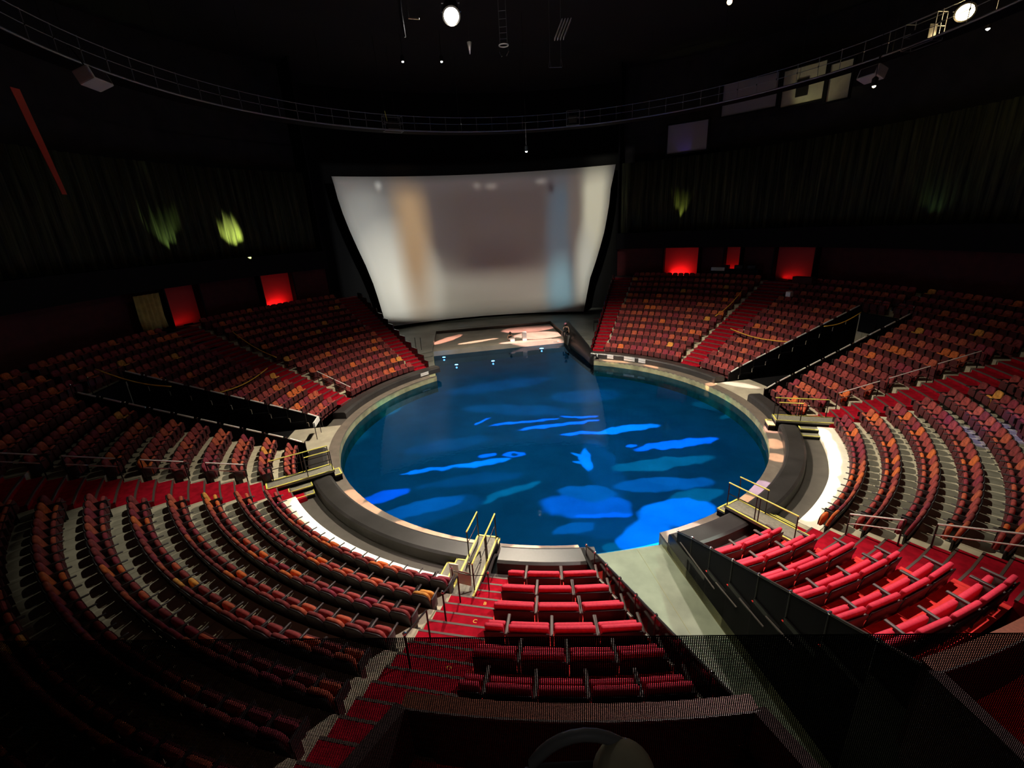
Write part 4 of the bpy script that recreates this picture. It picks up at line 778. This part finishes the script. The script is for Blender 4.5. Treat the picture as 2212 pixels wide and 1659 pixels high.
J2 = [(0, 0, .12), (.0, .02, .48), (.02, .06, .64), (.04, .12, .78), (-.19, .06, .56), (-.34, .22, .40), (-.46, .42, .10), (.19, .05, .56), (.30, .14, .36), (.18, .30, .34), (-.10, .05, .11), (-.14, .42, .12), (-.12, .46, -.30), (.10, .05, .11), (.16, .40, .14), (.16, .44, -.28), (.04, .12, .88)]
pp = at(1224, 718, .62); e2 = person('person', pp, R(150), J2, RJ, EJ, 'person in black with pink cap leaning on one bare arm right of the platform', None); dress(e2, J2, M['blackc'], M['blackc'], M['pinkc'])
for (x, y, d, mt_, lab, nm) in ((1107, 737, (.42, .38, .34), 'whitec', 'white cloth bundle beside the seated person on the platform', 'cloth_bundle'), (1133, 735, (.42, .35, .82), 'white', 'tall white carton on the platform', 'carton'), (1121, 732, (.7, .35, .14), 'offw', 'low pale object between the person and the tall white carton', 'tray')):
    p = at(x, y, .02); b_ = MB(); v_, f_ = rb((0, 0, d[2]/2), d, .03, 2); b_.add(v_, f_); o = b_.build(nm, M[mt_]); o.location = p; o.rotation_euler[2] = R(12); tag(o, lab, nm.replace('_', ' '))
for x, y in ((1211, 737), (1200, 739)):
    p = at(x, y, -.12); b_ = MB(); b_.box(p, (.62, .06, .06), R(-8)); tag(b_.build('rim_strip', M['white']), 'short white strip on the right front edge of the stage platform', 'strip', 'white strips at the platform edge')
# splashes and droplets by the near rim
rs2 = random.Random(5)
# added glowing discs and lights stand in for blue reflections on the water
for i, ((x, y), r_, lab) in enumerate((((959, 772), .16, 'first from the left'), ((986, 788), .17, 'second from the left'), ((1065, 780), .17, 'in the middle'), ((1170, 753), .22, 'nearest the right end'))):
    p = at(x, y, WZ+.012); e = empty('water_reflection', p); tag(e, 'glowing disc for a blue reflection on the water by the stage, '+lab, 'lamp', 'blue reflections on the water')
    b_ = MB(); b_.lathe([(.9*r_, .012), (1.05*r_, -.02), (r_, -.18)], n=16); b_.build('housing', M['pole'], e); b_ = MB(); b_.lathe([(.05*r_, .035), (.5*r_, .032), (.8*r_, .022), (.88*r_, .01)], n=16); b_.build('lens', M['reflb'], e)
    L = bpy.data.lights.new('reflection_blue', 'POINT'); L.energy = 5; L.color = (.15, .45, 1); L.shadow_soft_size = .08; o = bpy.data.objects.new('reflection_blue', L); COL.objects.link(o); o.location = p+Vector((0, 0, .22))
# ------------------------------------------------------------------ lights
def spot(name, loc, aim, energy, size, blend=.3, col=(1, .93, .82), soft=.15):
    L = bpy.data.lights.new(name, 'SPOT'); L.energy = energy; L.spot_size = R(size); L.spot_blend = blend; L.color = col; L.shadow_soft_size = soft
    o = bpy.data.objects.new(name, L); COL.objects.link(o); o.location = loc; o.rotation_euler = (Vector(aim)-Vector(loc)).to_track_quat('-Z', 'Y').to_euler(); return o
def gobo(name, loc, aim, energy, size, origin, ex, ey, blobs, base, warp=.35, wscale=.5, soft=.15, blend=.15, clip=None):
    """stage projector with a shaped colour filter; ex, ey span the plane it is focused on"""
    o = spot(name, loc, aim, energy, size, blend, (1, 1, 1), soft); L = o.data; L.use_nodes = True; nt = L.node_tree; em = nt.nodes['Emission']
    ex, ey, loc, origin = Vector(ex), Vector(ey), Vector(loc), Vector(origin); nr = ex.cross(ey).normalized(); dist = (origin-loc).dot(nr)
    g = nt.nodes.new('ShaderNodeNewGeometry')
    def VM(op, a, b=None, out=0):
        n = nt.nodes.new('ShaderNodeVectorMath'); n.operation = op
        for i, v in enumerate((a, b)):
            if v is None: continue
            if hasattr(v, 'links'): nt.links.new(v, n.inputs[3 if (op == 'SCALE' and i == 1) else i])
            else:
                if op == 'SCALE' and i == 1: n.inputs[3].default_value = v
                else: n.inputs[i].default_value = v
        return n.outputs[1 if op in ('DOT_PRODUCT', 'LENGTH') else 0]
    def MM(op, a, b=None, cl=False):
        n = nt.nodes.new('ShaderNodeMath'); n.operation = op; n.use_clamp = cl
        for i, v in enumerate((a, b)):
            if v is None: continue
            if hasattr(v, 'links'): nt.links.new(v, n.inputs[i])
            else: n.inputs[i].default_value = v
        return n.outputs[0]
    d = g.outputs['Incoming']; t = MM('DIVIDE', dist, VM('DOT_PRODUCT', d, tuple(nr))); rel = VM('ADD', VM('SCALE', d, t), tuple(loc-origin))
    cx = nt.nodes.new('ShaderNodeCombineXYZ'); nt.links.new(VM('DOT_PRODUCT', rel, tuple(ex)), cx.inputs[0]); nt.links.new(VM('DOT_PRODUCT', rel, tuple(ey)), cx.inputs[1]); uv = cx.outputs[0]
    if warp:
        n = nt.nodes.new('ShaderNodeTexNoise'); n.inputs['Scale'].default_value = wscale; n.inputs['Detail'].default_value = 5; nt.links.new(uv, n.inputs['Vector'])
        uw = VM('ADD', uv, VM('SCALE', VM('SUBTRACT', n.outputs['Color'], (.5, .5, .5)), warp*2))
    else: uw = uv
    cur_ = None
    for bl in blobs:
        (x, y, a, b_, rot, colr), sf = bl[:6], (bl[6] if len(bl) > 6 else .06)
        mp = nt.nodes.new('ShaderNodeMapping'); mp.vector_type = 'TEXTURE'; mp.inputs['Location'].default_value = (x, y, 0); mp.inputs['Rotation'].default_value = (0, 0, rot); mp.inputs['Scale'].default_value = (a, b_, 1000)
        nt.links.new(uw, mp.inputs[0]); ln = VM('LENGTH', mp.outputs[0]); f = nt.nodes.new('ShaderNodeMapRange'); nt.links.new(ln, f.inputs[0]); f.inputs[1].default_value = 1+sf; f.inputs[2].default_value = 1-sf; f.inputs[3].default_value = 0; f.inputs[4].default_value = 1
        mx = nt.nodes.new('ShaderNodeMix'); mx.data_type = 'RGBA'; nt.links.new(f.outputs[0], mx.inputs[0]); mx.inputs[7].default_value = (*colr, 1)
        if cur_ is None: mx.inputs[6].default_value = (*base, 1)
        else: nt.links.new(cur_, mx.inputs[6])
        cur_ = mx.outputs[2]
    if clip:
        s = nt.nodes.new('ShaderNodeSeparateXYZ'); nt.links.new(uv, s.inputs[0]); k_ = MM('MULTIPLY', MM('MULTIPLY', MM('GREATER_THAN', s.outputs[0], clip[0]), MM('LESS_THAN', s.outputs[0], clip[1])), MM('MULTIPLY', MM('GREATER_THAN', s.outputs[1], clip[2]), MM('LESS_THAN', s.outputs[1], clip[3])))
        cur_ = VM('SCALE', cur_, k_)
    nt.links.new(cur_, em.inputs['Color']); em.inputs['Strength'].default_value = 1
    return o
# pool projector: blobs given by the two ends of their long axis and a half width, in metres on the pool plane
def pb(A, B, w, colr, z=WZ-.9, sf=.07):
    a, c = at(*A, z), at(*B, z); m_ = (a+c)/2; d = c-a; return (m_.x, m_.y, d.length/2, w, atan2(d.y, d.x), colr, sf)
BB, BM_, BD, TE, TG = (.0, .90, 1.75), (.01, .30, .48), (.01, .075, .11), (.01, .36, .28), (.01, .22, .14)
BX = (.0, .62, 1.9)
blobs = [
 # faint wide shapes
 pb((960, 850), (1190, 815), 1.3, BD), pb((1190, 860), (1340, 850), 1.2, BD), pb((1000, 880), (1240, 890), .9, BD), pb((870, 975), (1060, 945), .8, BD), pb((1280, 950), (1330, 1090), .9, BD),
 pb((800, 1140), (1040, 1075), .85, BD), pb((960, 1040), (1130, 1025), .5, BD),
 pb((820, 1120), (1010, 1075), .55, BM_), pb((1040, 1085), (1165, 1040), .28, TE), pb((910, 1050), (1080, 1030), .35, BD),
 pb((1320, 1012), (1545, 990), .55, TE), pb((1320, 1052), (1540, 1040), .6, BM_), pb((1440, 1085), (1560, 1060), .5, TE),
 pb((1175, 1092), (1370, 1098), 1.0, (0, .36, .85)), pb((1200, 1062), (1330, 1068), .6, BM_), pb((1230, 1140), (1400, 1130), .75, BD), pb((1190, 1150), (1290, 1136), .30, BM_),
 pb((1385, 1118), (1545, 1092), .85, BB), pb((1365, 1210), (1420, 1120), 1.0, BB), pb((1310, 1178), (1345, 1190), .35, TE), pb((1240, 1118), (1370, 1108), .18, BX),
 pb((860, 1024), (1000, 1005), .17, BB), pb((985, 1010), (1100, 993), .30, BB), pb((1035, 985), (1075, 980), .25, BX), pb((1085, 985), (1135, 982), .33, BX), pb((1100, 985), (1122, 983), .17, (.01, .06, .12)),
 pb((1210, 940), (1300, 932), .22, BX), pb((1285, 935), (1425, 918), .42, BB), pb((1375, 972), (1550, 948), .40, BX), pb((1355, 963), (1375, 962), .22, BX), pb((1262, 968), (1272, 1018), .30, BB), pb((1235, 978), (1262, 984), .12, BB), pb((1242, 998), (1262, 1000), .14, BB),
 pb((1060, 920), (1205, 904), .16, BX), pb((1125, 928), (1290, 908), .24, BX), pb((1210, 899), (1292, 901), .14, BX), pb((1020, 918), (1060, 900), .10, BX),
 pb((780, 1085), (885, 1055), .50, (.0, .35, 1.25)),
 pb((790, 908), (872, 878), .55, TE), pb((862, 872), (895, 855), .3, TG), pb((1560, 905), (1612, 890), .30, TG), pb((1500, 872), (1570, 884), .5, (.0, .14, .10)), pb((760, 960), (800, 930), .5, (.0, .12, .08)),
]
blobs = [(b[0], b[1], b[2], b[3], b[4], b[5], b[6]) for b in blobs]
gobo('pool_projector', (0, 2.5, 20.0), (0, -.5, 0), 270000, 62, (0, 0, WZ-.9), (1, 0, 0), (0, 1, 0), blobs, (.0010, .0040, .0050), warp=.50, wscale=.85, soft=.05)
# warm projector: tan patches on the coping, pink ones on the stage platform
WA, PK, PU = (1.9, 1.05, .62), (2.2, 1.15, .95), (1.3, .9, 1.5)
def cb(ta, tb, colr, r_=11.78, w=.42): a, c = P(r_, ta), P(r_, tb); m_ = (a+c)/2; d = c-a; return (m_.x, m_.y, d.length/2, w, atan2(d.y, d.x), colr, .05)
wb = [cb(-138, -131, WA), cb(-131, -125.5, WA), cb(-120, -114, WA), cb(-114, -108, WA), cb(-108, -102.6, WA), cb(-96.8, -91.5, WA), cb(-86, -84.5, (1.5, .9, .5)), cb(-69, -62, (1.6, 1.2, 1.05)), cb(-53.5, -47, WA), cb(-46, -40, PU), cb(-30, -26, WA), cb(-23.5, -18.5, WA), cb(-15, -11, PK), cb(20.5, 23, WA), cb(44, 50, WA, w=.2), cb(56, 67, (1.4, .85, .5), w=.25)]
def fb(A, B, w, colr):
    colr = tuple(c*.62 for c in colr); a, c = at(*A, 0), at(*B, 0); m_ = (a+c)/2; d = c-a; return (m_.x, m_.y, d.length/2, w, atan2(d.y, d.x), colr, .06)
wb += [fb((936, 745), (998, 722), .62, (1.8, .8, .6)), fb((990, 744), (1075, 731), .35, (2., 1.1, .8)), fb((1080, 742), (1215, 733), .55, PK), fb((1085, 716), (1195, 706), 1.5, (1.9, .85, .72)), fb((1110, 727), (1215, 722), 1.6, PK), fb((1560, 826), (1640, 838), .4, (1.2, .9, .85))]
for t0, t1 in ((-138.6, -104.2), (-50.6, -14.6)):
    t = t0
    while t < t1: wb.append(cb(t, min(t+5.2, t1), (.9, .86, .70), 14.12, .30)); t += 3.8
gobo('deck_projector', (0, 4.0, 20.2), (0, 4, 0), 85000, 92, (0, 0, 0), (1, 0, 0), (0, 1, 0), wb, (.006, .005, .004), warp=.22, wscale=.8, soft=.05)
# screen projector: soft coloured columns
sx_ = Vector((cos(R(13.0)), sin(R(13.0)), 0)); so = P(29.4, 103.0)
def sb_(x, y): p = atc(x, y, 29.4); return ((p-so).dot(sx_), p.z)
def se(x, y, a, b, colr, sf=.5): q = sb_(x, y); return (q[0], q[1], a, b, 0, colr, sf)
SG = [se(1000, 650, 14, 3.8, (1.05, 1.0, .82), .6), se(1080, 455, 7.5, 8, (.088, .072, .062), .4), se(1080, 560, 5.2, 1.9, (.026, .019, .016), .6), se(1060, 640, 6.5, 2.2, (.62, .58, .46), .6),
      se(790, 560, 3.2, 12, (.45, .46, .43), .7), se(800, 620, 3.0, 5.5, (1.0, 1.02, .95), .8), se(860, 640, 3.2, 4.6, (2.1, 2.05, 1.75), .8), se(890, 520, 1.6, 8.5, (.95, .62, .32), .6), se(1226, 545, 1.9, 8.5, (.11, .22, .30), .35), se(1222, 640, 1.7, 3.4, (.45, .88, 1.05), .5),
      se(1318, 440, 1.9, 9, (1.35, 1.28, .95), .5), se(1262, 470, .9, 7, (.24, .20, .16), .6), se(1290, 600, 1.2, 4, (1.3, 1.3, 1.1), .6)]
SG += [se(1020, 376, 15, 1.5, (.15, .135, .13), .7), se(806, 405, .28, .35, (.9, .9, .85), .3), se(1030, 402, .35, .2, (.5, .45, .42), .5), se(1060, 402, .6, .2, (.5, .45, .42), .5), se(1175, 392, .6, .2, (.5, .46, .44), .5)]
gobo('screen_projector', (-3.0, -2.0, 17.6), tuple(so+Vector((0, 0, 7.2))), 17000, 80, tuple(so), tuple(sx_), (0, 0, 1), SG, (.17, .16, .15), warp=.25, wscale=.15, soft=.3, blend=.1, clip=(-16, 19, .3, 17.5))
# the hall's own working light
spot('house_light_centre', (-2.5, .5, 19.0), (0, 0, 0), 41000, 108, .85, (1, .86, .66), .18)
spot('house_light_sofa', (8.5, -9.5, 18.6), (2.5, -16.0, 1.5), 14500, 50, .5, (1, .80, .74), .2)
spot('house_light_right', (9.0, -4.0, 18.5), (13.4, -8.0, .6), 3000, 40, .5, (1, .95, .80), .12)
spot('house_light_left', (-9.0, -6.0, 18.5), (-9.5, -11.5, .6), 2600, 42, .5, (1, .95, .80), .12)
spot('house_light_channel', (14.5, -7.0, 18.4), tuple(ch(14.0, 0, -.4)), 11000, 15, .3, (.85, 1, .80), .1)
SG0 = 0
# coloured accents
def acc(name, loc, aim, e_, size, col, bl=.4): return spot(name, loc, aim, e_, size, bl, col, .08)
q1 = P(25.9, 153.2, 9.0); acc('curtain_light', q1, P(27.7, 153.5, 10.9), 3600, 36, (.85, 1, .28), .6)
acc('curtain_light', P(26.9, 163.5, 9.5), P(27.7, 164, 13), 200, 60, (.6, .9, .3), .8)
acc('curtain_light', P(26.9, 60.0, 9.5), P(27.7, 60, 13), 260, 40, (.8, .9, .2), .7)
acc('curtain_light', P(26.9, 20.0, 9.5), P(27.7, 18, 14), 14, 110, (.45, .8, .45), .9)
acc('curtain_light', P(26.9, 10.8, 9.5), P(27.6, 10.9, 14), 500, 11, (.85, .9, .2), .5)
acc('blue_accent', (8, 2, 18), at(2150, 950, 1.9), 5200, 6.5, (.08, .04, 1), .3)
acc('window_light', P(24.5, 41, 17.4), P(26.9, 38, 19.6), 60, 75, (1, .95, .55), .8)
acc('violet_light', P(26.0, 59.0, 15.4), P(26.9, 60.0, 17.0), 14, 60, (.2, .1, 1), .8)
def pt_(name, loc, e_, col, s_=.1):
    L = bpy.data.lights.new(name, 'POINT'); L.energy = e_; L.color = col; L.shadow_soft_size = s_; o = bpy.data.objects.new(name, L); COL.objects.link(o); o.location = loc
pt_('glow_white', pc+Vector((0, 0, -.9)), 220, (1, .95, .8)); pt_('glow_warm', pr+Vector((-.3, 0, -.6)), 60, (1, .75, .35))
pt_('booth_fill', (.3, -21.4, 6.0), 42, (1, .45, .3), .3); pt_('booth_fill', P(21.4, -66, 6.0), 40, (1, .45, .3), .3)  # fill lights added in the booths to lift ledge and carpet, no fixture
L = bpy.data.lights.new('bag_fill', 'AREA'); L.energy = 2.2; L.size = 1.2; L.color = (1, .95, .85); o = bpy.data.objects.new('bag_fill', L); COL.objects.link(o); o.location = (.3, -26.2, 12.0); o.rotation_euler = (Vector((.4, -23.6, 9.9))-o.location).to_track_quat('-Z', 'Y').to_euler()  # unseen fill added behind the viewpoint to light bag and cap
